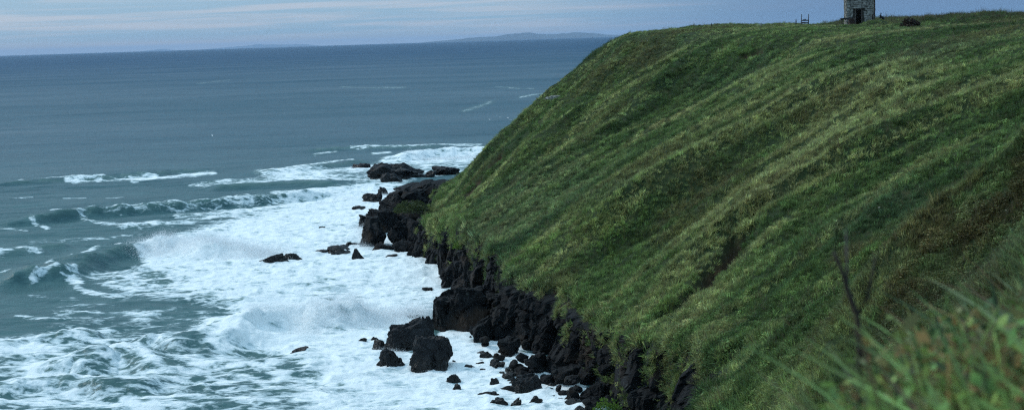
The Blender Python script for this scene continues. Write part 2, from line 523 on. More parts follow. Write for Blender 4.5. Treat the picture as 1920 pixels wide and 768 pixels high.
nx, ny = len(gx), len(gy)
ii = (np.arange(ny - 1)[:, None] * nx + np.arange(nx - 1)[None]).ravel()
quads = np.stack([ii, ii + 1, ii + 1 + nx, ii + nx], 1)
zq = Z.ravel()[quads].max(1)
land = mesh_np('headland_ground', np.stack([X.ravel(), Y.ravel(), Z.ravel()], 1), quads[zq > -3.9], M_GROUND, smooth_shade=True)
add_attr(land, 'soil', SOIL); add_attr(land, 'rock', ROCKM)
tag(land, 'steep green headland slope with ribs running down to dark sea cliff', 'headland', kind='structure')

# ------------------------------------------------------------------ sea
cols_in = np.linspace(-.50, .30, 900)
cols = np.concatenate([np.linspace(-2.2, -.502, 60), cols_in, np.linspace(.305, 2.2, 60)])
rows = [14.0]
while rows[-1] < 100: rows.append(rows[-1] + 3.0)
while rows[-1] < 330: rows.append(rows[-1] + .30 * (rows[-1] / 120) ** .5)
while rows[-1] < 85000: rows.append(rows[-1] * 1.0055 if rows[-1] < 1500 else rows[-1] * 1.03)
rows = np.array(rows)
U, D = np.meshgrid(cols, rows)
SX = U * D; SY = D.copy()
SZ = np.zeros_like(SX)
spx, spy, _ = project(np.stack([SX.ravel(), SY.ravel(), SZ.ravel()], 1))
spx = spx.reshape(SX.shape); spy = spy.reshape(SX.shape)
step = np.gradient(rows)[:, None] * np.ones_like(U)
# open sea chop and swell
for lam, a, ang, sd in ((46, .30, 100, 1), (29, .20, 112, 2), (17, .13, 92, 3), (11, .10, 118, 4), (7, .10, 84, 5), (4.5, .08, 104, 6), (3.0, .05, 95, 7)):
    th = math.radians(ang); kx, ky = math.cos(th), math.sin(th)
    q = (SX * kx + SY * ky) / lam
    qq = (-SX * ky + SY * kx) / lam
    ph = 2 * math.pi * (q + .55 * fbm(q * .31, qq * .22, 100 + sd, 2))
    env = .55 + .45 * fbm(q * .22 + 5, qq * .3, 120 + sd, 2) * 1.8
    fade = smooth(.34, .12, step / lam)
    wv = a * env * (np.sin(ph) + .25 * np.cos(2 * ph))
    SZ += wv * fade

FOAM = np.zeros_like(SX); TURB = smooth(520, 170, D) * .55


def pd(pix):
    """distance in pixel space (the strokes are drawn on the photograph's view of the water plane) and place"""
    P = np.array(pix, float)
    x0, y0 = P.min(0); x1, y1 = P.max(0)
    return P, x0, y0, x1, y1


def foam_stroke(pix, ry, wgt, asp=2.5):
    """pix: polyline seen on the water; turned into world distances with the local foreshortening"""
    global FOAM
    P, x0, y0, x1, y1 = pd(pix)
    m = (spx > x0 - ry * asp * 2) & (spx < x1 + ry * asp * 2) & (spy > y0 - ry * 2.2) & (spy < y1 + ry * 2.2)
    if not m.any(): return
    Q = P.copy(); Q[:, 0] /= asp
    d, i = near_poly(spx[m] / asp, spy[m], Q)
    v = wgt * np.exp(-(d / ry) ** 2)
    FOAM[m] = 1 - (1 - np.clip(FOAM[m], 0, 1)) * (1 - np.clip(v, 0, 1))


def foam_poly(pix, soft, wgt):
    global FOAM
    P, x0, y0, x1, y1 = pd(pix)
    m = (spx > x0 - soft * 5) & (spx < x1 + soft * 5) & (spy > y0 - soft * 2) & (spy < y1 + soft * 2)
    if not m.any(): return
    Q = P.copy(); Q[:, 0] /= 2.5
    xs, ys = spx[m] / 2.5, spy[m]
    d, _ = near_poly(xs, ys, np.vstack([Q, Q[:1]]))
    ins = inside(xs, ys, Q)
    sd = np.where(ins, d, -d)
    v = wgt * smooth(-soft, soft, sd)
    FOAM[m] = 1 - (1 - np.clip(FOAM[m], 0, 1)) * (1 - np.clip(v, 0, 1))


def breaker(pix, A, front=1.6, back=6.0, rough=.25, seed=0, ends=.15, turb=.6):
    """a wave whose crest is seen along pix; the steep face looks towards the shore"""
    global SZ, TURB
    P = np.array([on_plane(x, y, A * .85)[:2] for x, y in pix])
    P = densify(P, 6)
    m = (SX > P[:, 0].min() - back * 3) & (SX < P[:, 0].max() + back * 3) & (SY > P[:, 1].min() - back * 3) & (SY < P[:, 1].max() + back * 3)
    x, y = SX[m], SY[m]
    wx = x + rough * 1.6 * fbm(x / 3, y / 3, 200 + seed, 3); wy = y + rough * 2.4 * fbm(x / 3, y / 3, 230 + seed, 3)
    d, i = near_poly(wx, wy, P)
    j = np.clip(i.astype(int), 0, len(P) - 2)
    t = P[j + 1] - P[j]; nrm = np.stack([-t[:, 1], t[:, 0]], 1)
    side = np.sign(nrm[:, 0] * (wx - P[j, 0]) + nrm[:, 1] * (wy - P[j, 1]))   # + is seaward when pix runs left to right
    e = i / (len(P) - 1)
    end = smooth(0, ends, e) * smooth(1, 1 - ends, e)
    along = 1 + .3 * fbm(i * .5, i * 0 + seed, 260 + seed, 3)
    w = np.where(side > 0, back, front)
    h = A * end * along * np.exp(-(d / w) ** 2)
    trough = -.18 * A * end * np.exp(-((d - front * 2.3) / (front * 1.3)) ** 2) * (side < 0)
    SZ[m] += h + trough
    TURB[m] = np.maximum(TURB[m], turb * end * np.exp(-(d / (front * 1.5)) ** 2) * (side <= 0) + .3 * turb * end * np.exp(-(d / 4) ** 2))


# breakers, read along their crests from left to right
breaker([(-40, 345), (60, 338), (130, 334), (200, 329), (290, 323), (370, 317), (430, 315)], .9, 1.6, 7, .2, 1)
breaker([(470, 325), (560, 316), (640, 304), (700, 297)], .9, 1.6, 7, .2, 2)
breaker([(740, 292), (790, 285), (850, 280), (920, 277), (960, 276)], 2.0, 1.8, 7, .3, 3)
breaker([(560, 282), (640, 276), (740, 274), (860, 270)], .7, 1.8, 6, .2, 4)
breaker([(380, 352), (470, 345), (560, 341), (650, 345)], .9, 2.5, 6, .1, 5)
breaker([(-60, 416), (60, 405), (150, 393), (230, 387), (300, 382), (380, 375), (450, 370), (520, 364), (600, 357), (700, 349)], 1.7, 1.7, 8, .3, 6)
breaker([(-60, 522), (40, 512), (100, 504), (135, 497), (165, 485), (205, 470), (270, 457), (330, 456), (400, 463), (500, 468)], 1.75, 2.0, 7, .45, 7)
breaker([(-40, 475), (20, 470), (80, 462), (140, 455)], .7, 2, 5, .3, 12)
breaker([(385, 650), (430, 618), (490, 592), (560, 582), (640, 586), (720, 572)], 1.7, 2.0, 5, .8, 8)
breaker([(170, 680), (215, 663), (255, 664), (310, 700)], 1.1, 1.6, 4, .3, 9, .25)
breaker([(100, 690), (140, 678), (175, 692)], 1.0, 1.2, 3, .3, 10, .3)
breaker([(-40, 655), (40, 640), (120, 632), (200, 624)], .8, 1.5, 4, .3, 11)
breaker([(240, 650), (300, 640), (340, 655)], .9, 1.4, 3, .3, 13, .3)
breaker([(-40, 735), (40, 722), (120, 716), (200, 722), (300, 728)], .9, 1.5, 4, .3, 14)

# foam, wide first
foam_poly([(420, 415), (560, 378), (660, 352), (760, 340), (780, 360), (720, 420), (700, 470), (830, 480), (860, 560), (800, 600), (760, 640), (920, 650), (1060, 690), (1120, 780), (600, 790), (560, 730), (640, 690), (480, 650), (400, 560), (300, 500), (330, 440)], 16, .80)
foam_poly([(520, 400), (700, 360), (720, 420), (690, 468), (560, 470), (440, 470), (400, 440)], 12, .95)
foam_poly([(560, 470), (700, 462), (840, 485), (850, 545), (800, 590), (740, 605), (640, 580), (700, 530), (600, 510)], 14, .82)
foam_poly([(380, 590), (480, 640), (600, 655), (580, 690), (420, 690), (360, 640)], 10, .5)
foam_poly([(830, 600), (930, 640), (960, 690), (860, 700), (820, 660)], 8, .8)
foam_poly([(560, 640), (700, 620), (700, 690), (920, 655), (1060, 690), (1130, 780), (760, 790), (700, 740), (560, 700)], 14, .80)
foam_poly([(250, 470), (330, 452), (480, 462), (560, 470), (560, 495), (420, 510), (280, 500)], 8, .9)
foam_poly([(440, 600), (560, 585), (800, 560), (800, 610), (700, 625), (560, 640), (420, 660), (400, 630)], 9, .7)
foam_poly([(150, 520), (300, 490), (560, 500), (560, 560), (380, 570), (240, 560)], 14, .55)
foam_poly([(640, 320), (760, 340), (850, 330), (930, 300), (960, 276), (780, 284), (720, 300)], 8, .5)
foam_poly([(-60, 640), (120, 620), (330, 640), (420, 690), (560, 720), (560, 790), (-60, 790)], 16, .44)
foam_poly([(100, 560), (420, 580), (520, 640), (300, 640), (80, 620)], 14, .27)
for pix, ry, w in (
        ([(40, 339), (110, 337), (190, 334)], 3.0, .72), ([(130, 342), (180, 341), (225, 338), (290, 333)], 3.5, .78), ([(250, 341), (310, 334), (350, 329), (400, 326)], 3.2, .8),
        ([(355, 346), (430, 338)], 2.4, .42), ([(20, 373), (60, 371)], 2, .34), ([(120, 372), (160, 371)], 2, .36), ([(200, 373), (230, 371)], 2, .36),
        ([(385, 350), (440, 342), (520, 337), (600, 334)], 5, .6), ([(490, 324), (560, 326), (640, 334), (720, 340)], 8, .62), ([(540, 314), (600, 308), (660, 301)], 2.6, .75),
        ([(520, 330), (600, 322), (690, 316)], 6, .6), ([(590, 289), (630, 284)], 2, .5), ([(660, 279), (760, 276), (830, 272), (900, 271)], 2.2, .58), ([(700, 288), (730, 286)], 2.5, .6),
        ([(770, 290), (830, 288), (910, 284)], 7, .95), ([(730, 300), (800, 300), (900, 296)], 6, .6),
        ([(100, 394), (160, 394), (215, 390), (300, 384)], 3.0, .66), ([(110, 402), (200, 400), (300, 394), (400, 386), (520, 378)], 7, .44), ([(150, 408), (180, 420), (230, 424), (300, 420)], 3, .5), ([(60, 420), (90, 432)], 3.2, .5),
        ([(0, 430), (50, 436)], 3, .5), ([(330, 408), (400, 402), (470, 396), (540, 388)], 3.5, .55), ([(520, 368), (600, 362), (690, 355)], 6, .75),
        ([(560, 380), (640, 372), (700, 365)], 8, .7), ([(230, 428), (330, 420), (450, 402)], 5, .5), ([(60, 455), (160, 450), (260, 440)], 6, .34), ([(0, 478), (40, 470), (70, 474)], 6, .55), ([(0, 520), (30, 517)], 3.5, .55),
        ([(80, 515), (110, 500), (135, 492)], 3.5, .5), ([(60, 535), (100, 524), (150, 530)], 2.6, .5), ([(150, 500), (180, 486), (230, 470)], 4, .8), ([(135, 520), (150, 545), (230, 560)], 5, .52),
        ([(60, 555), (140, 560)], 5, .28), ([(30, 595), (70, 600), (130, 600)], 3.5, .55), ([(110, 590), (180, 588)], 4, .42), ([(240, 590), (300, 588), (260, 602)], 4, .45),
        ([(0, 642), (60, 645), (120, 640), (200, 624)], 4.5, .82), ([(0, 665), (70, 655), (100, 660), (0, 672)], 5, .8), ([(90, 690), (60, 700), (110, 715)], 14, .6), ([(170, 672), (230, 662), (260, 675), (300, 698)], 5, .9),
        ([(0, 725), (60, 712), (130, 722), (220, 726), (270, 728)], 5, .75), ([(200, 690), (230, 695)], 4, .55), ([(0, 762), (80, 760), (180, 764), (290, 765)], 5, .7), ([(230, 752), (300, 750), (380, 748)], 3, .62),
        ([(120, 750), (140, 742)], 3, .5), ([(300, 655), (360, 640), (400, 620)], 6, .55), ([(330, 720), (370, 722), (390, 735)], 3, .6), ([(360, 745), (440, 752), (520, 752)], 3, .55), ([(245, 716), (340, 700)], 3, .6),
        ([(380, 690), (450, 685), (520, 700), (580, 730), (640, 768)], 9, .5), ([(440, 700), (520, 730), (600, 745)], 8, .4),
        ([(420, 650), (440, 640), (520, 645)], 8, .7), ([(460, 590), (520, 585), (600, 584)], 5, .8),
        ([(690, 440), (720, 452), (760, 470), (820, 486)], 16, .85), ([(945, 635), (985, 680), (1040, 705)], 12, .85), ([(870, 208), (900, 199), (920, 191)], 2.6, .33), ([(975, 182), (1000, 178), (1040, 174)], 1.6, .36), ([(640, 163), (700, 165), (760, 164)], 1.4, .28), ([(370, 157), (430, 150)], 1.4, .26), ([(930, 163), (1000, 167)], 1.2, .34)):
    foam_stroke(pix, ry, w)
# surf is rough where it is white
ROUGH = np.clip(FOAM, 0, 1)
SZ += ROUGH * smooth(90, 110, D) * smooth(600, 380, D) * (.34 * (1 - 2 * np.abs(fbm(SX / 5.0, SY / 3.2, 300, 4))) + .16 * (1 - 2 * np.abs(fbm(SX / 1.8, SY / 1.5, 310, 3))))
chop = smooth(330, 180, D) * smooth(90, 110, D) * smooth(820, 560, spx)
SZ += chop * (.20 * (1 - 2.4 * np.abs(fbm(SX / 9, SY / 5, 320, 4))))
# sea-side shallow zone of the cove keeps calm close to the rocks
nr, nc = SX.shape
ii = (np.arange(nr - 1)[:, None] * nc + np.arange(nc - 1)[None]).ravel()
quads = np.stack([ii, ii + 1, ii + 1 + nc, ii + nc], 1)
sea = mesh_np('sea', np.stack([SX.ravel(), SY.ravel(), SZ.ravel()], 1), quads, M_SEA, smooth_shade=True)
TURB = np.maximum(TURB, np.minimum(1.5, 1.35 * np.clip(FOAM, 0, 1)))      # water full of air is paler and greener
add_attr(sea, 'foam', FOAM); add_attr(sea, 'turbid', TURB); add_attr(sea, 'deep', smooth(6.2, 8.6, np.log(D)))
tag(sea, 'grey blue sea breaking in white foam against the rocks', 'sea', kind='structure')


def sea_z(x, y):
    j = np.clip(np.searchsorted(rows, y) - 1, 0, nr - 2); i = int(np.clip(np.searchsorted(cols, x / y) - 1, 0, nc - 2))
    return float(SZ[j, i])


# ------------------------------------------------------------------ rocks
def ico(sub):
    bm = bmesh.new(); bmesh.ops.create_icosphere(bm, subdivisions=sub, radius=1)
    v = np.array([x.co[:] for x in bm.verts]); f = np.array([[q.index for q in p.verts] for p in bm.faces]); bm.free()
    return v / np.linalg.norm(v, axis=1)[:, None], f


ICO = {k: ico(k) for k in (2, 3, 4, 5)}


def rock_shape(rng, sub=4, planes=8, flat=.5, noise=.08):
    u, f = ICO[sub]
    n = rng.normal(size=(planes, 3)); n /= np.linalg.norm(n, axis=1)[:, None]
    n = np.vstack([n, [[0, 0, 1], [1, 0, .2], [-1, 0, .15], [0, -1, .2], [0, 1, .1]]]); n /= np.linalg.norm(n, axis=1)[:, None]
    d = np.concatenate([rng.uniform(flat, 1.0, planes), rng.uniform(.8, 1, 5)])
    dots = u @ n.T
    r = np.min(np.where(dots > .05, d / np.maximum(dots, .05), 9), axis=1)
    r = np.minimum(r, 1.35)
    s = rng.uniform(0, 99)
    nz = fbm(u[:, 0] * 2.1 + s, u[:, 1] * 2.1 + u[:, 2] * 1.7, 5, 4)
    n2_ = fbm(u[:, 2] * 3.1 - s, u[:, 0] * 2.7 - u[:, 1] * 2.2, 9, 3)
    r *= 1 + noise * (1.6 * nz + 1.4 * (.5 - 2 * np.abs(n2_)))
    for M_, a_, g_ in ((14, .15, .04), (50, .07, .025)):         # joint blocks standing forward and back
        c = rng.normal(size=(M_, 3)); c /= np.linalg.norm(c, axis=1)[:, None]
        dd = u @ c.T
        o1 = np.argmax(dd, 1); d1 = dd[np.arange(len(u)), o1]; dd[np.arange(len(u)), o1] = -2; d2 = dd.max(1)
        off = rng.uniform(-.5, .5, M_); tl_ = rng.normal(0, 1, (M_, 3))
        r *= 1 + a_ * off[o1] + a_ * 1.1 * np.einsum('ij,ij->i', tl_[o1], u - c[o1]) - g_ * np.exp(-((d1 - d2) / .03) ** 2)
    v = u * r[:, None]
    v /= np.abs(v).max(0)
    return v, f


def rot3(rng, tilt=.3):
    a, b, c = rng.uniform(-tilt, tilt), rng.uniform(-tilt, tilt), rng.uniform(0, 6.28)
    ca, sa, cb, sb, cc, sc = math.cos(a), math.sin(a), math.cos(b), math.sin(b), math.cos(c), math.sin(c)
    return np.array([[cc, -sc, 0], [sc, cc, 0], [0, 0, 1]]) @ np.array([[cb, 0, sb], [0, 1, 0], [-sb, 0, cb]]) @ np.array([[1, 0, 0], [0, ca, -sa], [0, sa, ca]])


def boulder(px, base_y, wpx, hpx, label, depth=.9, peak=0.0, group=None, name='boulder', seed=None, sub=4, z0=0.0):
    """a rock standing in the water: centre and waterline where the photograph shows them"""
    rng = np.random.default_rng(seed if seed is not None else int(px * 7 + base_y * 13))
    p = on_plane(px, base_y, z0)
    w = wpx * p[1] / F_PX; h = hpx * p[1] / F_PX
    v, f = rock_shape(rng, sub)
    v = v @ rot3(rng, .12).T; v /= np.abs(v).max(0)
    vz = v[:, 2]
    if peak: v[:, :2] *= (1 - .62 * peak * np.clip(vz + .35, 0, 1.3) / 1.35)[:, None]
    Hn = h * 1.45
    vv = np.stack([v[:, 0] * w * .52, v[:, 1] * w * .5 * depth, np.where(vz > -.25, (vz + .25) / 1.25 * h, (vz + .25) / .75 * max(.9, h * .4))], 1)
    vv[:, 0] += rng.uniform(-.35, .35) * np.clip(vv[:, 2], 0, None) * (w / max(h, .1)) * .35
    up_ = vv[:, 2] > 0
    lo_, hi_ = vv[up_, 0].min(), vv[up_, 0].max()
    vv[:, 0] = (vv[:, 0] - (lo_ + hi_) / 2) * w / (hi_ - lo_)
    vv[:, 2] *= np.where(vv[:, 2] > 0, h / vv[:, 2].max(), 1)
    o = mesh_np(name, vv, f, M_ROCK, smooth_shade=False)
    o.location = (p[0], p[1] + w * .5 * depth * .6, z0 - .05)
    o.rotation_euler = (0, 0, -math.atan2(p[0], p[1]))
    tag(o, label, 'rock', group)
    return o


G_SEA = 'dark boulders standing in the surf'
BL = [
    (674, 318, 44, 12, 'low black rock at the seaward tip of the farthest reef', .9, .5),
    (748, 338, 128, 34, 'long black humped rock forming most of the farthest reef', .7, .25),
    (735, 345, 46, 22, 'dark rock streaked with foam at the front of the far reef', .8, .2),
    (832, 328, 62, 17, 'low black rock of the far reef beside the grassy slope', .7, .1),
    (806, 333, 26, 14, 'small black rock between two larger ones of the far reef', .8, .1),
    (697, 381, 40, 22, 'rounded black boulder seaward of the dark promontory, largest of three', .9, .2),
    (718, 366, 22, 17, 'small upright black boulder close behind a rounded one by the promontory', .9, .1),
    (672, 394, 27, 9, 'small angular rock alone in white foam left of promontory', .8, .2),
    (636, 384, 18, 4, 'thin black rock barely breaking the foam below the green wave', .7, 0),
    (606, 429, 17, 5, 'small lone black rock in the smooth white foam of the cove', .7, 0),
    (511, 495, 60, 20, 'long dark rock with sloping left end in the mid cove surf', .6, .25),
    (549, 490, 36, 17, 'pointed dark rock touching the right end of a long rock', .7, .55),
    (602, 479, 32, 11, 'low rounded rock at the left end of the row off the promontory', .8, .1),
    (640, 479, 62, 18, 'long rounded rock in the row off the promontory foot', .6, .15),
    (671, 487, 25, 23, 'sharp triangular black rock in front of the promontory row', .8, .75),
    (662, 461, 36, 9, 'flat rock behind the row, touching the promontory foot', .8, .0),
    (644, 465, 24, 7, 'small dark rock behind a long rounded rock off the promontory', .8, .1),
    (700, 509, 12, 5, 'tiny black rock alone below the promontory in white foam', .8, .1),
    (795, 490, 15, 6, 'small rounded rock in the foam close to the cliff inlet', .8, .1),
    (735, 482, 26, 6, 'flat rock washed by foam at the promontory base', .8, .1),
    (801, 541, 21, 3, 'thin dark rock just awash in foam beside the cliff inlet', .7, 0),
    (553, 563, 13, 5, 'tiny black rock alone in the middle of the foaming cove', .8, .1),
    (563, 666, 42, 17, 'wet rounded rock with foam draining down its front', .8, .15),
    (647, 670, 24, 8, 'low black rock left of the boulder pile, upper of two', .7, .2),
    (625, 686, 19, 7, 'small rounded black rock nearest the open foam of the cove', .8, .1),
    (678, 645, 25, 13, 'small pointed rock at the seaward edge of the boulder pile', .8, .4),
    (702, 641, 17, 11, 'small knob of rock beside a pointed one, seaward of the pile', .8, .3),
    (690, 669, 15, 3, 'thin sliver of rock awash left of the boulder pile', .7, 0),
    (712, 662, 38, 26, 'rounded boulder leaning on the left of the biggest boulder', .8, .2),
    (765, 666, 96, 68, 'biggest black boulder of the pile with a peaked top', .9, .55),
    (731, 693, 58, 42, 'black boulder at front left corner of the pile', .8, .5),
    (808, 697, 86, 70, 'tall sloping black boulder at the front right of the pile', .8, .3),
    (776, 600, 58, 11, 'flat black ledge behind the boulder pile in spray', .7, .0),
    (800, 640, 40, 50, 'narrow black boulder between the pile and the cliff buttress', .8, .4),
    (854, 686, 15, 13, 'small foam ringed rock just right of the tall sloping boulder', .9, .1),
    (864, 665, 32, 6, 'low flat rock in the small foam inlet under the cliff', .7, .0),
    (838, 701, 12, 5, 'tiny rock in foam below a small foam ringed rock', .8, .0),
    (850, 717, 29, 17, 'tilted angular rock alone in foam below the boulder pile', .8, .4),
    (856, 730, 17, 12, 'small round rock half covered by foam under a tilted one', .9, .1),
    (879, 694, 28, 11, 'angular rock at the left end of the inlet debris', .8, .2),
    (898, 688, 22, 12, 'small wedge of rock among the inlet debris', .8, .2),
    (884, 680, 14, 7, 'tiny rock behind the angular inlet debris', .8, .1),
    (913, 678, 36, 20, 'dark block at the outer end of the cliff foot scree', .8, .2),
    (931, 692, 34, 19, 'dark block in front of the cliff foot scree', .8, .2),
    (929, 725, 25, 18, 'pointed rock standing apart in the lower foam', .8, .6),
    (962, 715, 22, 7, 'flat dark rock behind a pointed rock in the lower foam', .8, .1),
    (955, 733, 46, 12, 'low smooth slab reaching out from the cliff foot', .6, .0),
    (915, 748, 62, 14, 'long low slab lying in the lower foam', .6, .0),
    (893, 744, 18, 6, 'small rock at the seaward end of a long low slab', .8, .1),
    (936, 766, 38, 20, 'squat black block below a long low slab', .9, .0),
    (966, 766, 26, 20, 'tilted black block right of a squat one', .9, .15),
    (909, 768, 18, 9, 'small round rock left of a squat black block', .9, .1),
    (990, 741, 64, 40, 'large sloping boulder against the lower cliff foot', .8, .35),
    (1002, 766, 34, 24, 'dark boulder in front of a large sloping one', .8, .2),
    (800, 772, 30, 8, 'low jagged rock at the bottom edge of the foam', .8, .2),
]
for px, by, w, h, lab, dep, pk in BL:
    boulder(px, by, w, h, lab, dep, pk, sub=5 if w > 50 else (4 if w > 24 else 3))

# the cliff itself: hundreds of jointed blocks grown into one rock face
CV, CF = [], []


def add_block(c, size, rng, sub=3, tilt=.25, planes=12, flat=.72, R=None):
    v, f = rock_shape(rng, sub, planes, flat, .05)
    v = (v * np.array(size) * .5) @ (rot3(rng, tilt) if R is None else R).T + np.array(c)
    CF.append(f + sum(len(q) for q in CV)); CV.append(v)


rng = np.random.default_rng(5)
# the jointed face under the grass edge: one sheet, its joints thrown forward and back cell by cell


def cells(a, b, seed):
    """jittered cells: id hash, distance to the nearest joint"""
    ia, ib = np.floor(a), np.floor(b)
    f1 = np.full(a.shape, 9.0); f2 = np.full(a.shape, 9.0); cid = np.zeros(a.shape); ca = np.zeros(a.shape); cb = np.zeros(a.shape)
    for da in (-1, 0, 1):
        for db in (-1, 0, 1):
            xa, xb = ia + da, ib + db
            pa_ = xa + .5 + .42 * (2 * _hash(xa, xb, seed) - 1); pb_ = xb + .5 + .42 * (2 * _hash(xa, xb, seed + 1) - 1)
            d = np.hypot(a - pa_, b - pb_)
            m_ = d < f1
            f2 = np.where(m_, f1, np.minimum(f2, d)); f1 = np.where(m_, d, f1)
            cid = np.where(m_, _hash(xa, xb, seed + 2), cid); ca = np.where(m_, a - pa_, ca); cb = np.where(m_, b - pb_, cb)
    return cid, f2 - f1, ca, cb


i0, i1 = 30, 140
fl = np.cumsum(np.concatenate([[0], np.linalg.norm(np.diff(FOOT[i0:i1, :2], axis=0), axis=1)]))
sw = np.arange(0, fl[-1], .13); nv_ = 74
ki = np.interp(sw, fl, np.arange(i0, i1))
fx = np.interp(ki, ar, FOOT[:, 0]); fy = np.interp(ki, ar, FOOT[:, 1]); fz = np.interp(ki, ar, FOOT[:, 2])
kk = np.exp(-.5 * (np.arange(-30, 31) / 12.) ** 2); kk /= kk.sum()
fxs = np.convolve(np.pad(fx, 30, 'edge'), kk, 'valid'); fys = np.convolve(np.pad(fy, 30, 'edge'), kk, 'valid')
tx, ty = np.gradient(fxs), np.gradient(fys); tl = np.hypot(tx, ty); ox, oy = ty / tl, -tx / tl
flip = inside(fxs + ox * 3, fys + oy * 3, np.vstack([FOOT[:, :2], CLOSE])); sg_ = -1.0 if flip.mean() > .5 else 1.0
ox, oy = ox * sg_, oy * sg_
vv_ = np.linspace(0, 1, nv_)
A_, B_ = np.meshgrid(sw, vv_)
ztop_ = fz[None] + .25 + .5 * fbm(A_ / 2.0, A_ * 0, 601, 3)
zz_ = -1.6 + (ztop_ + 1.6) * B_
wa = A_ + .5 * fbm(A_ / 1.7, zz_ / 1.7, 602, 3); wb = zz_ + .6 * fbm(A_ / 2 + 9, zz_ / 2, 603, 3)
c1, e1, ca1, cb1 = cells(wa / 2.3, wb / 3.3, 610)
c2, e2, ca2, cb2 = cells(wa / .95 + 5, wb / 1.25, 620)
off_ = .55 + .8 * (1 - B_) + 1.5 * (1 - B_) ** 1.6 * (.5 + .5 * fbm(A_ / 9, A_ * 0 + 4, 604, 2) + .25) + 1.3 * fbm(A_ / 7, zz_ / 9, 605, 3)
off_ += 1.5 * (c1 - .45) + (c1 * 7 % 1 - .5) * 1.3 * ca1 + (c1 * 13 % 1 - .6) * 1.4 * cb1 - .5 * np.exp(-(e1 / .07) ** 2)
off_ += .5 * (c2 - .5) + (c2 * 5 % 1 - .5) * .7 * ca2 + (c2 * 11 % 1 - .5) * .6 * cb2 - .2 * np.exp(-(e2 / .07) ** 2)
off_ += .12 * fbm(A_ / .5, zz_ / .5, 606, 3)
off_ = np.maximum(off_, .1) * smooth(1.0, .9, B_) - 1.1 * smooth(.9, 1.0, B_)
CV.append(np.stack([(fxs[None] + ox[None] * off_).ravel(), (fys[None] + oy[None] * off_).ravel(), zz_.ravel()], 1))
ns_ = len(sw)
ii = (np.arange(nv_ - 1)[:, None] * ns_ + np.arange(ns_ - 1)[None]).ravel()
qd = np.stack([ii, ii + 1, ii + 1 + ns_, ii + ns_], 1)
CF.append(np.vstack([qd[:, [0, 1, 2]], qd[:, [0, 2, 3]]]))
CLIFF_TOP = (fxs, fys, fz, ox, oy, off_, zz_)
# the dark promontory
for px, by, w, h in ((705, 466, 50, 62), (748, 468, 70, 70), (790, 470, 60, 60), (722, 440, 60, 50), (760, 436, 70, 60), (700, 425, 44, 30), (735, 408, 60, 42), (775, 405, 70, 55),
                     (745, 380, 66, 26), (785, 378, 70, 34), (812, 400, 60, 52), (775, 361, 64, 18), (815, 352, 60, 14), (846, 345, 40, 9), (690, 452, 24, 24), (720, 474, 40, 20), (762, 477, 50, 26), (800, 474, 40, 30), (830, 478, 34, 40), (690, 412, 20, 14)):
    p = on_plane(px, by, 0); w_ = w * p[1] / F_PX; h_ = h * p[1] / F_PX
    add_block((p[0], p[1] + w_ * .4, h_ * .5 - .5), (w_ * 1.25, w_ * 1.1, h_ * 1.1 + 1.0), rng, 5, .25, 7, .48)
# cove cliff and the rounded buttress
for px, by, w, h in ((838, 520, 40, 66), (862, 540, 46, 84), (888, 556, 50, 92), (905, 580, 60, 110), (850, 600, 80, 66), (875, 628, 90, 92), (838, 622, 66, 66), (905, 650, 50, 60), (955, 672, 50, 46), (1010, 700, 50, 40), (1060, 726, 56, 44), (1120, 764, 60, 50)):
    p = on_plane(px, by, 0); w_ = w * p[1] / F_PX; h_ = h * p[1] / F_PX
    add_block((p[0], p[1] + w_ * .35, h_ * .5 - .4), (w_ * 1.15, w_ * .9, h_ + .8), np.random.default_rng(int(px)), 5, .08, 9, .55)
# small broken pieces wedged along the face
for px, by in zip(rng.uniform(880, 1150, 60), rng.uniform(0, 1, 60)):
    base = np.interp(px, [880, 930, 1000, 1060, 1150], [640, 672, 706, 736, 790]); y = base - by * 60
    p = on_plane(px, base + rng.uniform(-6, 14), 0)
    s = rng.uniform(.4, 1.3)
    add_block((p[0], p[1], max(.0, by ** 2 * 1.6)), (s * 1.2, s, s * .8), rng, 2, .6)
cliff = mesh_np('cliff', np.vstack(CV), np.vstack(CF), M_CLIFF, smooth_shade=False)
tag(cliff, 'dark jointed rock cliff along the foot of the grass slope', 'cliff', kind='structure')

# loose scree at the foot of the cliff, each stone its own object
G_SCREE = 'loose blocks along the cliff foot'
protos = []
for s in range(5):
    v, f = rock_shape(np.random.default_rng(70 + s), 3, 13, .7)
    protos.append((v, f))
pm = []
for v, f in protos:
    o = mesh_np('scree_block', v * .5, f, M_ROCK, link=False); pm.append(o.data); bpy.data.objects.remove(o)
rng = np.random.default_rng(8)
for q in range(44):
    px = rng.uniform(885, 1120)
    base = np.interp(px, [880, 930, 1000, 1060, 1130], [676, 690, 718, 752, 800]) + rng.uniform(-14, 16)
    p = on_plane(px, base, 0); s = rng.choice([.5, .7, .9, 1.3, 1.8], p=[.25, .3, .25, .14, .06])
    o = bpy.data.objects.new('scree_block', pm[q % 5]); COL.objects.link(o)
    o.location = (p[0], p[1], s * .12); o.scale = (s * rng.uniform(.9, 1.5), s * rng.uniform(.8, 1.2), s * rng.uniform(.5, .9)); o.rotation_euler = (rng.uniform(-.4, .4), rng.uniform(-.4, .4), rng.uniform(0, 6.28))
    tag(o, 'loose dark block of the scree between the lower cliff and the foam', 'rock', G_SCREE)

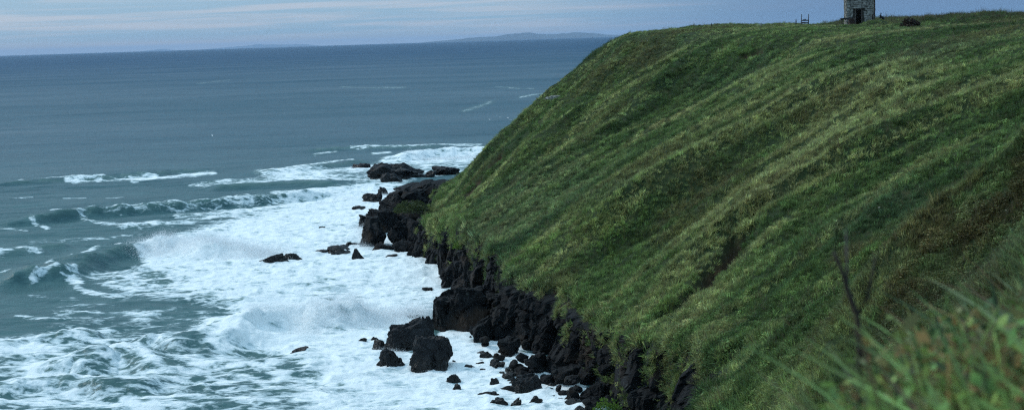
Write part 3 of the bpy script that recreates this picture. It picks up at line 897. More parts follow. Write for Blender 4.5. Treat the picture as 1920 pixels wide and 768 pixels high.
# ------------------------------------------------------------------ grass
def blade_mesh(name, n, h, w, spread, rngs, bend=.5, leafy=False, seg=3):
    rg = np.random.default_rng(rngs)
    V, Fq, H = [], [], []
    for b in range(n):
        a = rg.uniform(0, 6.28); r = spread * math.sqrt(rg.uniform(0, 1)); bx, by = r * math.cos(a), r * math.sin(a)
        da = a + rg.normal(0, .8); hh = h * rg.uniform(.5, 1.15); be = bend * rg.uniform(.3, 1.4) * hh
        wd = w * rg.uniform(.6, 1.3); pa = da + math.pi / 2 + rg.normal(0, .5)
        hv = np.array([rg.choice([.6, .85, 1.1, 1.7], p=[.25, .35, .3, .1])] * 3) * np.array([rg.uniform(.85, 1.2), 1, rg.uniform(.8, 1.15)])
        base = len(V)
        for s in range(seg + 1):
            t = s / seg
            ww = wd * ((1 - t) ** .6 * (.55 + .45 * min(1, t * 4)) if not leafy else math.sin(math.pi * min(.97, .12 + .88 * t)))
            cx = bx + be * t * t * math.cos(da); cy = by + be * t * t * math.sin(da); cz = hh * (t - .25 * bend * t * t)
            for sg in (-1, 1):
                V.append((cx + sg * ww * .5 * math.cos(pa), cy + sg * ww * .5 * math.sin(pa), cz)); H.append((*hv, 1))
        for s in range(seg): Fq.append((base + 2 * s, base + 2 * s + 1, base + 2 * s + 3, base + 2 * s + 2))
    o = mesh_np(name, V, Fq, M_GRASS, link=False)
    add_attr(o, 'hue', H, 'FLOAT_COLOR')
    return o


def herb_mesh(name, n, h, leaf, rngs):
    """leafy herb: leaves held at many heights round thin stems"""
    rg = np.random.default_rng(rngs)
    V, Fq, H = [], [], []
    for b in range(n):
        z = h * rg.uniform(.15, 1) ** .8; r = .6 * h * math.sqrt(rg.uniform(0, 1)); a = rg.uniform(0, 6.28)
        c = np.array([r * math.cos(a), r * math.sin(a), z])
        d = rg.normal(size=3); d[2] = abs(d[2]) * .4 + .1; d /= np.linalg.norm(d)
        s = np.cross(d, rg.normal(size=3)); s /= np.linalg.norm(s)
        L = leaf * rg.uniform(.6, 1.4); W = L * .5
        hv = np.array([rg.uniform(.7, 1.3)] * 3) * np.array([rg.uniform(.85, 1.3), 1, rg.uniform(.8, 1.1)])
        k = len(V)
        V += [tuple(c), tuple(c + d * L * .5 + s * W * .5), tuple(c + d * L), tuple(c + d * L * .5 - s * W * .5)]
        Fq.append((k, k + 1, k + 2, k + 3)); H += [(*hv, 1)] * 4
    o = mesh_np(name, V, Fq, M_GRASS, link=False); add_attr(o, 'hue', H, 'FLOAT_COLOR')
    return o


TUFTS = [blade_mesh('grass_tuft', 26, .50, .045, .30, 1, .55), blade_mesh('grass_tuft', 24, .42, .05, .32, 2, .8), blade_mesh('grass_tuft', 22, .62, .04, .26, 3, .4),
         herb_mesh('herb_tuft', 70, .36, .10, 4), herb_mesh('herb_tuft', 64, .48, .12, 5), blade_mesh('dry_stalks', 9, .85, .025, .16, 6, .25)]
NEAR_TUFTS = [blade_mesh('grass_tuft', 16, .56, .024, .18, 11, .6, seg=7), blade_mesh('grass_tuft', 14, .48, .030, .20, 12, .8, seg=7), blade_mesh('dry_stalks', 6, .85, .009, .12, 13, .35, seg=7),
              herb_mesh('herb_tuft', 80, .46, .052, 14), blade_mesh('broad_grass', 8, .56, .044, .12, 15, .8, seg=7)]


def scatter(name, pts, kinds, rot, scl, tint, protos_):
    o = mesh_np(name, pts, np.zeros((0, 3), int))
    add_attr(o, 'kind_id', kinds, 'INT'); add_attr(o, 'rot', rot, 'FLOAT_VECTOR'); add_attr(o, 'scl', scl, 'FLOAT_VECTOR')
    add_attr(o, 'tint', np.concatenate([tint, np.ones((len(tint), 1))], 1), 'FLOAT_COLOR')
    ng = bpy.data.node_groups.new(name + '_scatter', 'GeometryNodeTree')
    ng.interface.new_socket('Geometry', in_out='INPUT', socket_type='NodeSocketGeometry'); ng.interface.new_socket('Geometry', in_out='OUTPUT', socket_type='NodeSocketGeometry')
    gi = ng.nodes.new('NodeGroupInput'); go = ng.nodes.new('NodeGroupOutput'); jn = ng.nodes.new('GeometryNodeJoinGeometry')

    def attr(nm, typ):
        a = ng.nodes.new('GeometryNodeInputNamedAttribute'); a.data_type = typ; a.inputs['Name'].default_value = nm
        return [s for s in a.outputs if s.enabled and s.name == 'Attribute'][0]
    ka, ra, sa = attr('kind_id', 'INT'), attr('rot', 'FLOAT_VECTOR'), attr('scl', 'FLOAT_VECTOR')
    for k_, pr in enumerate(protos_):
        cmp_ = ng.nodes.new('FunctionNodeCompare'); cmp_.data_type = 'INT'; cmp_.operation = 'EQUAL'
        ia, ib = [s for s in cmp_.inputs if s.enabled][:2]
        ng.links.new(ka, ia); ib.default_value = k_
        oi = ng.nodes.new('GeometryNodeObjectInfo'); oi.inputs['Object'].default_value = pr
        ip = ng.nodes.new('GeometryNodeInstanceOnPoints')
        ng.links.new(gi.outputs[0], ip.inputs['Points']); ng.links.new(cmp_.outputs[0], ip.inputs['Selection']); ng.links.new(oi.outputs['Geometry'], ip.inputs['Instance'])
        ng.links.new(ra, ip.inputs['Rotation']); ng.links.new(sa, ip.inputs['Scale'])
        ng.links.new(ip.outputs[0], jn.inputs[0])
    ng.links.new(jn.outputs[0], go.inputs[0])
    md = o.modifiers.new('scatter', 'NODES'); md.node_group = ng
    return o


GZy, GZx = np.gradient(Z, GS)


def sample_land(n_target, dens):
    """dens: density on the grid cells, per square metre"""
    area = GS * GS * np.sqrt(1 + np.minimum(GZx ** 2 + GZy ** 2, 4))
    w = dens * area
    tot = w.sum()
    N = int(min(n_target, tot))
    c = np.cumsum(w.ravel()); idx = np.searchsorted(c, RNG.uniform(0, c[-1], N))
    iy, ix = np.unravel_index(np.minimum(idx, w.size - 1), w.shape)
    x = gx[ix] + RNG.uniform(-.5, .5, N) * GS; y = gy[iy] + RNG.uniform(-.5, .5, N) * GS
    return x, y, iy, ix


dist = np.hypot(X, Y)
cone = (X < .7 * Y + 22) & (X > -.22 * Y - 10) & (Y > 24)
grassy = (1 - np.clip(SOIL * 3.0, 0, 1)) * (doff < .9) * (1 - smooth(.5, 1.1, doff) * .6)
dens = np.where(cone, np.clip(50 * (95 / np.maximum(dist, 30)) ** 1.15, 9, 80), 0) * grassy
clump = fbm(X / 1.7, Y / 1.7, 530, 3); clump2 = fbm(X / 5, Y / 5, 531, 3)
dens *= (Y < 300) * np.clip(.9 + .9 * clump + .4 * clump2, .55, 2.0)
x, y, iy, ix = sample_land(640000, dens)
z = height(x, y) - .03
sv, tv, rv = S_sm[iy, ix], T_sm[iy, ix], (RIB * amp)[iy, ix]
keep = RNG.uniform(size=len(x)) < np.clip(.72 + 1.5 * fbm(x / .75, y / .75, 533, 2) + .5 * fbm(sv / 1.3, tv * 6, 534, 2), .38, 1)
x, y, iy, ix, z, sv, tv, rv = [q_[keep] for q_ in (x, y, iy, ix, z, sv, tv, rv)]
streak = fbm(sv / 3.2 + .6 * fbm(x / 9, y / 9, 401, 2), tv * 2.2, 400, 4)
patch = fbm(x / 11, y / 11, 410, 4); fine = fbm(x / 1.6, y / 1.6, 420, 3)
PAL = {'deep': (.045, .088, .03), 'mid': (.14, .225, .072), 'straw': (.37, .39, .175), 'brown': (.20, .165, .08), 'rust': (.15, .07, .036), 'blue': (.09, .16, .10), 'lime': (.18, .29, .06)}
PAL = {k_: np.array(v) for k_, v in PAL.items()}
N = len(x)
tint = np.repeat(PAL['mid'][None], N, 0)


def blend(t, c, a):
    a = np.clip(a, 0, 1)[:, None]
    return t * (1 - a) + c * a


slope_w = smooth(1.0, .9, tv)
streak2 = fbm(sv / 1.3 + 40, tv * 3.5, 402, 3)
tint = blend(tint, PAL['deep'], smooth(.12, -.35, .25 * rv + .6 * streak + .5 * streak2 + .3 * patch) * .85)  # streaky dark green, plus mild rib trough shade painted into the tint
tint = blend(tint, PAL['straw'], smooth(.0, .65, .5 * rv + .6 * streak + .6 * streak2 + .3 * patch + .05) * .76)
tint = blend(tint, PAL['brown'], smooth(.15, .55, fbm(sv / 5 + 9, tv * 3, 430, 4) + .2 * fine) * .5)
tint = blend(tint, PAL['blue'], smooth(.2, .6, fbm(x / 14 + 5, y / 14, 440, 3)) * .3)
nearspur = smooth(84, 62, y) * smooth(12, 16, x)
tint = blend(tint, PAL['rust'], nearspur * smooth(-.25, .35, fbm(x / 2.2, y / 2.2, 450, 4) + .5 * fine - .12) * .6)
tint = blend(tint, PAL['deep'] * .8, nearspur * .45)
tint = blend(tint, PAL['lime'], smooth(.25, .6, fbm(x / 5 + 31, y / 5, 460, 3)) * .35 * smooth(.5, .1, tv))
tint *= np.exp(.36 * RNG.normal(size=N) + .45 * fbm(x / .9, y / .9, 535, 2))[:, None].clip(.35, 2.2)
kinds = RNG.choice(3, N, p=[.4, .35, .25])
herb = (RNG.uniform(size=N) < .12 + .45 * nearspur + .25 * smooth(.15, .5, patch)) & (rv < .5)
kinds = np.where(herb, RNG.choice([3, 4], N, p=[.6, .4]), kinds)
wild = (tv > .98) & (x > 63) & (y > 185)
dry = RNG.uniform(size=N) < .05 * (1 + 1.5 * (tv > .93) + 5 * wild)
fl_ = RNG.uniform(size=N) < .0012
kinds = np.where(dry, 5, kinds)
tint[dry] = blend(tint[dry], np.array((.2, .18, .11)), np.full(dry.sum(), .8))
gxx, gyy = GZx[iy, ix], GZy[iy, ix]
phi = np.arctan2(-gyy, -gxx) + RNG.normal(0, .9, N)
th = np.clip(np.arctan(np.hypot(gxx, gyy)) * .55 + RNG.normal(0, .18, N), 0, 1.0)
rot = np.stack([np.zeros(N), th, phi], 1)
edge = smooth(1.6, .2, df[iy, ix]) * (tv < .2)
sc = np.clip(.72 * np.exp(RNG.normal(0, .22, N)), .35, 1.5) * (1 + .3 * fine) * (1 + .5 * edge) * np.where(tv > .95, .75, 1.0) * np.where(nearspur > .4, .85, 1)
sc = sc * np.where(wild, 1.6, 1); tint[wild] *= .75
sc[fl_] = .3; kinds[fl_] = 3; tint[fl_] = (.75, .76, .7)
scl = np.stack([sc, sc, sc * RNG.uniform(.8, 1.15, N)], 1)
# tufts hanging over the rim of the cliff and growing on its ledges
n_ = 9000
ci = RNG.integers(0, len(sw), n_); cv = RNG.integers(int(nv_ * .45), nv_ - 3, n_)
keep = fbm(sw[ci] / 3.0, zz_[cv, ci] / 2.5, 630, 3) + 1.5 * (cv / nv_ - .86) > .10
ci, cv = ci[keep], cv[keep]; n_ = len(ci)
lx = fxs[ci] + ox[ci] * off_[cv, ci]; ly = fys[ci] + oy[ci] * off_[cv, ci]; lz = zz_[cv, ci]
x = np.concatenate([x, lx]); y = np.concatenate([y, ly]); z = np.concatenate([z, lz])
kinds = np.concatenate([kinds, RNG.choice(4, n_, p=[.35, .35, .2, .1])])
rot = np.vstack([rot, np.stack([np.zeros(n_), RNG.uniform(.5, 1.25, n_), np.arctan2(oy[ci], ox[ci]) + RNG.normal(0, .4, n_)], 1)])
s1 = RNG.uniform(.6, 1.3, n_); scl = np.vstack([scl, np.stack([s1, s1, s1], 1)])
lt = np.repeat(PAL['mid'][None], n_, 0); lt = blend(lt, PAL['straw'], RNG.uniform(-.3, .7, n_)); lt = blend(lt, PAL['brown'], RNG.uniform(-.4, .6, n_)); tint = np.vstack([tint, lt])
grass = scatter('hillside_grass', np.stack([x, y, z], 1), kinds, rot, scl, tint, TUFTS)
tag(grass, 'wind combed green and straw grass covering the whole headland slope', 'grass', kind='stuff')

# near grass, out of focus at the lower right
dn = np.where((np.hypot(X, Y) > 3.6) & (Y > 1.0) & (Y < 30) & (X > -6) & (X < 1.4 * Y + 16) & (dist < 34), np.clip(60 * (8 / np.maximum(dist, 4)), 14, 80), 0) * (doff < .5)
x, y, iy, ix = sample_land(110000, dn)
z = height(x, y) - .02
N = len(x)
pt = fbm(x / 1.2, y / 1.2, 500, 3)
tint = np.repeat(np.array((.23, .36, .11))[None], N, 0)
tint = blend(tint, PAL['deep'], smooth(-.05, -.5, pt)); tint = blend(tint, PAL['straw'], smooth(.2, .7, fbm(x / .7, y / .7, 510, 2)) * .6); tint = blend(tint, PAL['brown'], smooth(.1, .6, fbm(x / .9 + 7, y / .9, 520, 2)) * .6)
tint = blend(tint, np.array((.30, .36, .19)), (RNG.uniform(size=N) < .16) * .8); tint = blend(tint, np.array((.30, .16, .08)), (RNG.uniform(size=N) < .12) * .8)
tint *= (1 + .3 * RNG.normal(size=N))[:, None].clip(.4, 1.8)
kinds = RNG.choice(5, N, p=[.34, .30, .07, .15, .14])
tint[kinds == 3] = blend(tint[kinds == 3], np.array((.20, .09, .05)), (RNG.uniform(size=(kinds == 3).sum()) < .16) * .7)
tint[kinds == 2] = (.16, .14, .09)
tall = smooth(.12, .30, x / np.maximum(y, 1))
sc = RNG.uniform(.6, 1.2, N) * (.55 + .75 * tall)
rot = np.stack([np.zeros(N), np.abs(RNG.normal(0, .18, N)), RNG.uniform(0, 6.28, N)], 1)
ng_ = scatter('near_grass', np.stack([x, y, z], 1), kinds, rot, np.stack([sc] * 3, 1), tint, NEAR_TUFTS)
tag(ng_, 'tall mixed grass and weeds close to the viewer at lower right', 'grass', kind='stuff')

# ------------------------------------------------------------------ tower and ruins on the plateau
def on_top(px, y):
    """a place on the plateau at distance y under image column px"""
    x_ = ray(px, 45)[0] * y
    return x_, y, float(height(np.array([x_]), np.array([y]))[0])


TY = 242.0
tx0, tx1 = ray(1591.5, 30)[0] * TY, ray(1644, 30)[0] * TY
TW = tx1 - tx0; tcx = (tx0 + tx1) / 2
tz = float(height(np.array([tcx]), np.array([TY]))[0]) - .3
tower = empty('stone_tower', (tcx, TY + TW / 2, tz), -math.atan2(tcx, TY) * .6)
tag(tower, 'ruined square stone tower with a dark doorway on the clifftop', 'tower')
TH = 8.2
hw = TW / 2
door_l, door_r = ray(1608.5, 30)[0] * TY - tcx, ray(1619.5, 30)[0] * TY - tcx
door_top = at_dist(1614, 17.5, TY)[2] - tz
bm = bmesh.new()
t_in = .55
box(bm, -(hw + abs(door_l)) / 2 if False else (-hw + .12 + door_l) / 2, -hw + .12 + t_in / 2, TH * .47, door_l + hw - .12, t_in, TH * .94)
box(bm, (hw - .12 + door_r) / 2, -hw + .12 + t_in / 2, TH * .47, hw - .12 - door_r, t_in, TH * .94)
box(bm, (door_l + door_r) / 2, -hw + .12 + t_in / 2, (door_top + TH * .92) / 2, door_r - door_l, t_in - .01, TH * .92 - door_top)
box(bm, 0, hw - .12 - t_in / 2, TH * .47, TW - .24, t_in, TH * .94)
for s in (-1, 1): box(bm, s * (hw - .12 - t_in / 2), 0, TH * .47, t_in, TW - .24 - 2 * t_in - .01, TH * .94)
core = obj_bm('wall_core', bm, M_MORTAR, tower)
bm = bmesh.new()
random.seed(3)
zc = -.4
while zc < TH:
    hh = random.uniform(.24, .42)
    for side in range(4):
        xx = -hw
        while xx < hw - .05:
            ww = min(random.uniform(.3, .75), hw - xx)
            if hw - (xx + ww) < .22: ww = hw - xx
            cxm = xx + ww / 2; top = zc + hh
            ragged = TH - .9 - .8 * math.sin(cxm * 1.7 + side) - random.uniform(0, .5)
            skip = (side == 0 and xx + ww > door_l - .12 and xx < door_r + .12 and zc < door_top + .1) or zc > ragged
            if not skip:
                out = random.uniform(-.03, .05); dp = .34
                px_, py_ = cxm, -hw + dp / 2 - out
                a = side * math.pi / 2
                c_, s_ = math.cos(a), math.sin(a)
                box(bm, px_ * c_ - py_ * s_, px_ * s_ + py_ * c_, zc + hh / 2 + random.uniform(-.05, .05), ww - random.uniform(.0, .08), dp + random.uniform(-.08, .08), hh - random.uniform(-.03, .08), a, .045)
            xx += ww
    zc += hh
obj_bm('masonry', bm, M_STONE, tower)
bm = bmesh.new()
jw = .13
for xj in (door_l - .02, door_r + .02): box(bm, xj, -hw + .02, door_top / 2 - .2, jw, .22, door_top + .4)
box(bm, (door_l + door_r) / 2, -hw + .018, door_top + jw / 2, door_r - door_l + .28, .22, jw)
obj_bm('door_frame', bm, M_WOOD, tower)
bm = bmesh.new(); box(bm, (door_l + door_r) / 2, -hw - .06, door_top + .27, door_r - door_l + .7, .3, .24, 0, .02); obj_bm('lintel', bm, M_STONE, tower)
bm = bmesh.new(); box(bm, hw * .84, -hw - .09, 1.2, .16, .12, 2.8, 0, .02); obj_bm('rusty_bar', bm, M_RUST, tower)
bm = bmesh.new(); box(bm, hw * .97, -hw - .06, TH * .42, .14, .1, TH * .84, 0, .02); obj_bm('corner_post', bm, M_RUST, tower)

# pipe stand left of the tower
x_, y_, z_ = on_top(1577, TY - 1)
s_ = TY / F_PX
pipe = empty('pipe_stand', (x_, y_, z_))
tag(pipe, 'rusty pipe on two short legs reaching the tower wall', 'pipe')
zp = at_dist(1577, 36, y_)[2] - z_
bm = bmesh.new(); tube(bm, [(-.1, 0, zp), (.5, 0, zp + .04), (1.6, .1, zp - .02), (2.3, .2, zp - .06)], [.13, .15, .15, .12], 10); obj_bm('pipe', bm, M_DARKIRON, pipe, True)
for dx in (0, .27):
    bm = bmesh.new(); tube(bm, [(dx, 0, -.3), (dx, 0, zp)], .055, 8); obj_bm('leg', bm, M_DARKIRON, pipe, True)
# rusty box with a slanting brace beside the door
x_, y_, z_ = on_top(1598, TY - .9)
bx = empty('rusty_bin', (x_, y_, z_))
tag(bx, 'low rusty iron bin against the tower wall left of its doorway', 'bin')
hb = at_dist(1598, 35, y_)[2] - z_
bm = bmesh.new()
box(bm, -.1, 0, hb / 2 - .1, .9, .7, hb + .2, .1, .03); obj_bm('bin_body', bm, M_RUST, bx)
bm = bmesh.new(); tube(bm, [(.2, -.42, hb + .05), (.75, -.45, -.1)], .07, 8); obj_bm('brace', bm, M_DARKIRON, bx, True)
# two post frame on the skyline
x_, y_, z_ = on_top(1509.5, 238)
fr = empty('iron_rack', (x_, y_, z_)); tag(fr, 'black iron rack with two upright posts on the skyline', 'rack')
hp = at_dist(1509, 27, 238)[2] - z_; half = 6.5 * 238 / F_PX; zb = at_dist(1509, 38.6, 238)[2] - z_
for s in (-1, 1):
    bm = bmesh.new(); tube(bm, [(s * half, 0, -.4), (s * half, 0, hp)], [.075, .06], 8); obj_bm('post', bm, M_DARKIRON, fr, True)
bm = bmesh.new(); tube(bm, [(-half, 0, zb), (half, 0, zb)], .09, 8); tube(bm, [(-half * .5, 0, zb), (-half * .35, 0, zb + .16), (half * .1, 0, zb + .2), (half * .3, 0, zb)], .06, 8); obj_bm('crossbar', bm, M_DARKIRON, fr, True)
bm = bmesh.new(); box(bm, 0, 0, zb - .35, half * 1.7, .3, .16, 0, .03); obj_bm('footing', bm, M_RUST, fr)
for px, top, lab, wd in ((1492.5, 36, 'short dark iron stump beside the two post rack', .1), (1334, 43, 'lone short black stake on the far clifftop edge', .09)):
    x_, y_, z_ = on_top(px, 238); ht = max(.35, at_dist(px, top, 238)[2] - z_)
    bm = bmesh.new(); tube(bm, [(0, 0, -.4), (0, 0, ht * .6), (.02, 0, ht)], [wd * 1.5, wd, wd * .5], 8); tube(bm, [(-.25, 0, .1), (.2, 0, .14)], .06, 6)
    o = obj_bm('iron_stake', bm, M_DARKIRON, None, True); o.location = (x_, y_, z_); tag(o, lab, 'stake')
# fallen slab on the skyline
x_, y_, z_ = on_top(1413, 236)
bm = bmesh.new(); box(bm, 0, 0, .35, 2.7, 1.2, .22, 0, .06); o = obj_bm('fallen_slab', bm, M_STONE); o.location = (x_, y_, z_ - .15); o.rotation_euler = (0, -.17, .1)
tag(o, 'tilted grey slab lying in the clifftop grass', 'slab')


# ------------------------------------------------------------------ person beside the tower
def skin_body(name, joints, edges, radii, mat, parent=None, sub=1):
    me = bpy.data.meshes.new(name); me.from_pydata(joints, edges, [])
    o = bpy.data.objects.new(name, me); COL.objects.link(o)
    sk = o.modifiers.new('skin', 'SKIN')
    lay = me.skin_vertices[0] if me.skin_vertices else None
    if lay is None:
        bm_ = bmesh.new(); bm_.from_mesh(me); bm_.verts.layers.skin.verify(); bm_.to_mesh(me); bm_.free(); lay = me.skin_vertices[0]
    for i, r in enumerate(radii): lay.data[i].radius = (r, r)
    lay.data[0].use_root = True
    ss = o.modifiers.new('sub', 'SUBSURF'); ss.levels = sub; ss.render_levels = sub
    me.materials.append(mat)
    if parent: o.parent = parent
    return o


M_CLOTH = mat_plain('dark_cloth', (.008, .009, .012), (.02, .021, .026), 8, .9, .2, 30)
M_SKIN = mat_plain('skin', (.30, .17, .12), (.36, .21, .15), 6, .6, .05, 20)
M_HAIR = mat_plain('dark_hair', (.008, .006, .005), (.02, .015, .012), 20, .7, .2, 60)
py_ = TY - .5
x_ = ray(1649.5, 30)[0] * py_; z_ = float(height(np.array([x_]), np.array([py_]))[0])
zt = at_dist(1649.5, 24.5, py_)[2]
pz = max(z_, zt - 1.02)
J = [(0, 0, .12), (.06, 0, .38), (.12, 0, .58), (.16, 0, .70), (.19, -.01, .80), (.22, -.01, .92),           # pelvis spine neck head
     (.13, -.19, .60), (.30, -.25, .42), (.48, -.20, .38), (.13, .19, .60), (.30, .25, .42), (.48, .18, .38),        # arms on the knees
     (.05, -.11, .11), (.48, -.14, .36), (.62, -.14, -.02), (.76, -.14, -.04), (.05, .11, .11), (.48, .13, .36), (.62, .13, -.02), (.76, .13, -.04)]
E = [(0, 1), (1, 2), (2, 3), (3, 4), (4, 5), (2, 6), (6, 7), (7, 8), (2, 9), (9, 10), (10, 11), (0, 12), (12, 13), (13, 14), (14, 15), (0, 16), (16, 17), (17, 18), (18, 19)]
Rr = [.16, .15, .16, .07, .085, .09, .075, .055, .04, .075, .055, .04, .10, .075, .05, .045, .10, .075, .05, .045]
person = empty('person', (x_, py_, pz)); tag(person, 'person in dark clothes sitting in the grass by the tower corner', 'person')
skin_body('body', J, E, Rr, M_CLOTH, person, 2)
bm = bmesh.new(); bmesh.ops.create_icosphere(bm, subdivisions=3, radius=1)
for v in bm.verts: v.co = (v.co.x * .10 + .21, v.co.y * .095, v.co.z * .11 + .93)
obj_bm('hair', bm, M_HAIR, person, True)
# round bag at their feet
bm = bmesh.new(); bmesh.ops.create_icosphere(bm, subdivisions=3, radius=1)
for v in bm.verts: v.co = (v.co.x * .24, v.co.y * .2, v.co.z * .24 * (1 if v.co.z > 0 else .8))
tube(bm, [(-.08, 0, .22), (-.05, 0, .33), (.05, 0, .33), (.08, 0, .22)], .02, 6)
xb = ray(1656, 33)[0] * py_
o = obj_bm('bag', bm, M_CLOTH, None, True); o.location = (xb, py_, max(float(height(np.array([xb]), np.array([py_]))[0]) + .2, at_dist(1656, 34, py_)[2] - .1)); tag(o, 'round dark bag on the grass beside the seated person', 'bag')

# ------------------------------------------------------------------ plants that stand out
def leaf_clump(name, loc, rx, rz, n, leaf, mat, seed, ry=None):
    rg = np.random.default_rng(seed); V, Fq = [], []
    for b in range(n):
        a = rg.uniform(0, 6.28); r = math.sqrt(rg.uniform(0, 1)); q = rg.uniform(0, 1)
        hmax = math.sqrt(max(0, 1 - r * r)) * (1 + .3 * math.sin(3 * a + seed))
        c = np.array([rx * r * math.cos(a), (ry or rx) * r * math.sin(a), rz * hmax * q ** .5])
        d = rg.normal(size=3); d[2] = abs(d[2]) * .6; d /= np.linalg.norm(d); s = np.cross(d, rg.normal(size=3)); s /= np.linalg.norm(s)
        L = leaf * rg.uniform(.6, 1.4); k_ = len(V)
        V += [tuple(c), tuple(c + d * L * .45 + s * L * .28), tuple(c + d * L), tuple(c + d * L * .45 - s * L * .28)]; Fq.append((k_, k_ + 1, k_ + 2, k_ + 3))
    o = mesh_np(name, V, Fq, mat); o.location = loc
    return o


M_LIME = mat_leaf('lime_leaf', (.07, .14, .02), (.13, .22, .03)); M_OLIVE = mat_leaf('olive_leaf', (.03, .05, .02), (.07, .09, .03)); M_BROWN = mat_leaf('brown_stem', (.02, .014, .012), (.06, .045, .035))
for px, py, r, lab, mt, sd in ((862, 458, .9, 'bright lime green leafy plant above the cove cliff', M_LIME, 1), (1138, 752, 1.2, 'yellow green leafy bush growing on the lower cliff ledge', M_LIME, 2)):
    if sd == 1: p = hit(px, py + 4, 100)
    else: p = at_dist(px, 768, 108.5)
    if p is None: p = at_dist(px, py, 165)
    tag(leaf_clump('leafy_plant', p - np.array([0, .3, .2]), r, r * .9, 700, .17, mt, sd), lab, 'plant')
# grass patch on the promontory
p = at_dist(772, 396, 214)
tag(leaf_clump('grass_patch', p, 2.6, 1.3, 2600, .34, M_OLIVE, 5, 3.6), 'olive green plant patch on top of the dark promontory', 'plant')
# brown thicket near the tower
p = at_dist(1708, 52, 208)
x_ = p[0]; zz = float(height(np.array([x_]), np.array([208.]))[0])
tag(leaf_clump('shrub', (x_, 208, zz - .1), 1.5, 1.25, 900, .3, M_BROWN, 6, 1.0), 'dark brown leafless shrub in the hollow right of the tower', 'shrub')
# pale rock let into the silhouette of the slope
p = hit(1040, 182, 100)
if p is not None:
    v, f = rock_shape(np.random.default_rng(3), 4, 14, .7)
    o = mesh_np('outcrop', v * np.array([1.5, 1.5, .8]), f, M_STONE); o.location = p - np.array([.2, -.4, .35]); tag(o, 'grey rock outcrop poking from the seaward edge of the slope', 'rock')

# forked dead stalk close to the viewer
b = at_dist(1612, 655, 6.6); y0 = 6.6


def pt(px, py, y=y0): return tuple(at_dist(px, py, y) - b)


zb_ = float(height(np.array([b[0]]), np.array([y0]))[0])
bm = bmesh.new(); tube(bm, [(0.0, 0, zb_ - b[2] - .05), (0, 0, 0), pt(1607, 590), pt(1590, 545), pt(1578, 505), pt(1562, 470)], [.015, .015, .014, .012, .010, .006], 8)
st = empty('dead_stalk', tuple(b)); tag(st, 'dark forked dead stalk rising from the near grass', 'dead plant')
obj_bm('stem', bm, M_TWIG, st, True)
bm = bmesh.new(); tube(bm, [pt(1607, 590), pt(1625, 560), pt(1634, 520), pt(1642, 480)], [.009, .008, .006, .004], 8); obj_bm('twig', bm, M_TWIG, st, True)
bm = bmesh.new(); tube(bm, [pt(1590, 545), pt(1588, 500), pt(1586, 430)], [.007, .006, .004], 8); obj_bm('twig', bm, M_WOOD, st, True)

# ------------------------------------------------------------------ gulls
def gull(px, py, dist_, span, label, bank):
    rg = np.random.default_rng(int(px))
    p = at_dist(px, py, dist_)
    bm = bmesh.new()
    tube(bm, [(0, -.26, 0), (0, -.18, .02), (0, 0, .0), (0, .18, .0), (0, .3, .0)], [.015, .05, .075, .05, .015], 8)
    for s in (-1, 1):
        pts_ = [(s * .05, .08, .02), (s * .05, -.08, .02), (s * span * .22, -.09, .12), (s * span * .22, .07, .12), (s * span * .5, .12, .06), (s * span * .5, .06, .06)]
        v = [bm.verts.new(q) for q in pts_] + [bm.verts.new((q[0], q[1], q[2] - .015)) for q in pts_]
        for f in ((0, 1, 2, 3), (3, 2, 5, 4), (6, 9, 8, 7), (9, 10, 11, 8), (0, 3, 9, 6), (3, 4, 10, 9), (1, 7, 8, 2), (2, 8, 11, 5), (4, 5, 11, 10), (0, 6, 7, 1)): bm.faces.new([v[i] for i in f])
    o = obj_bm('gull', bm, M_GULL); o.location = p; o.rotation_euler = (.2, bank, rg.uniform(0, 6.28)); tag(o, label, 'gull')


gull(398, 254, 360, 1.0, 'white gull alone low over the grey water at left', .5)
for px, py, lab, b_ in ((918, 224, 'leftmost white gull of the small flock near the slope', .3), (938, 219.5, 'white gull second from left in the flock near the slope', -.4), (952.5, 221, 'upper white gull of a close pair off the slope', .5),
                        (957, 224.5, 'lower white gull of a close pair off the slope', -.2), (977.5, 223, 'rightmost white gull flying beside the green slope', .4)):
    gull(px, py, 360, 1.0, lab, b_)

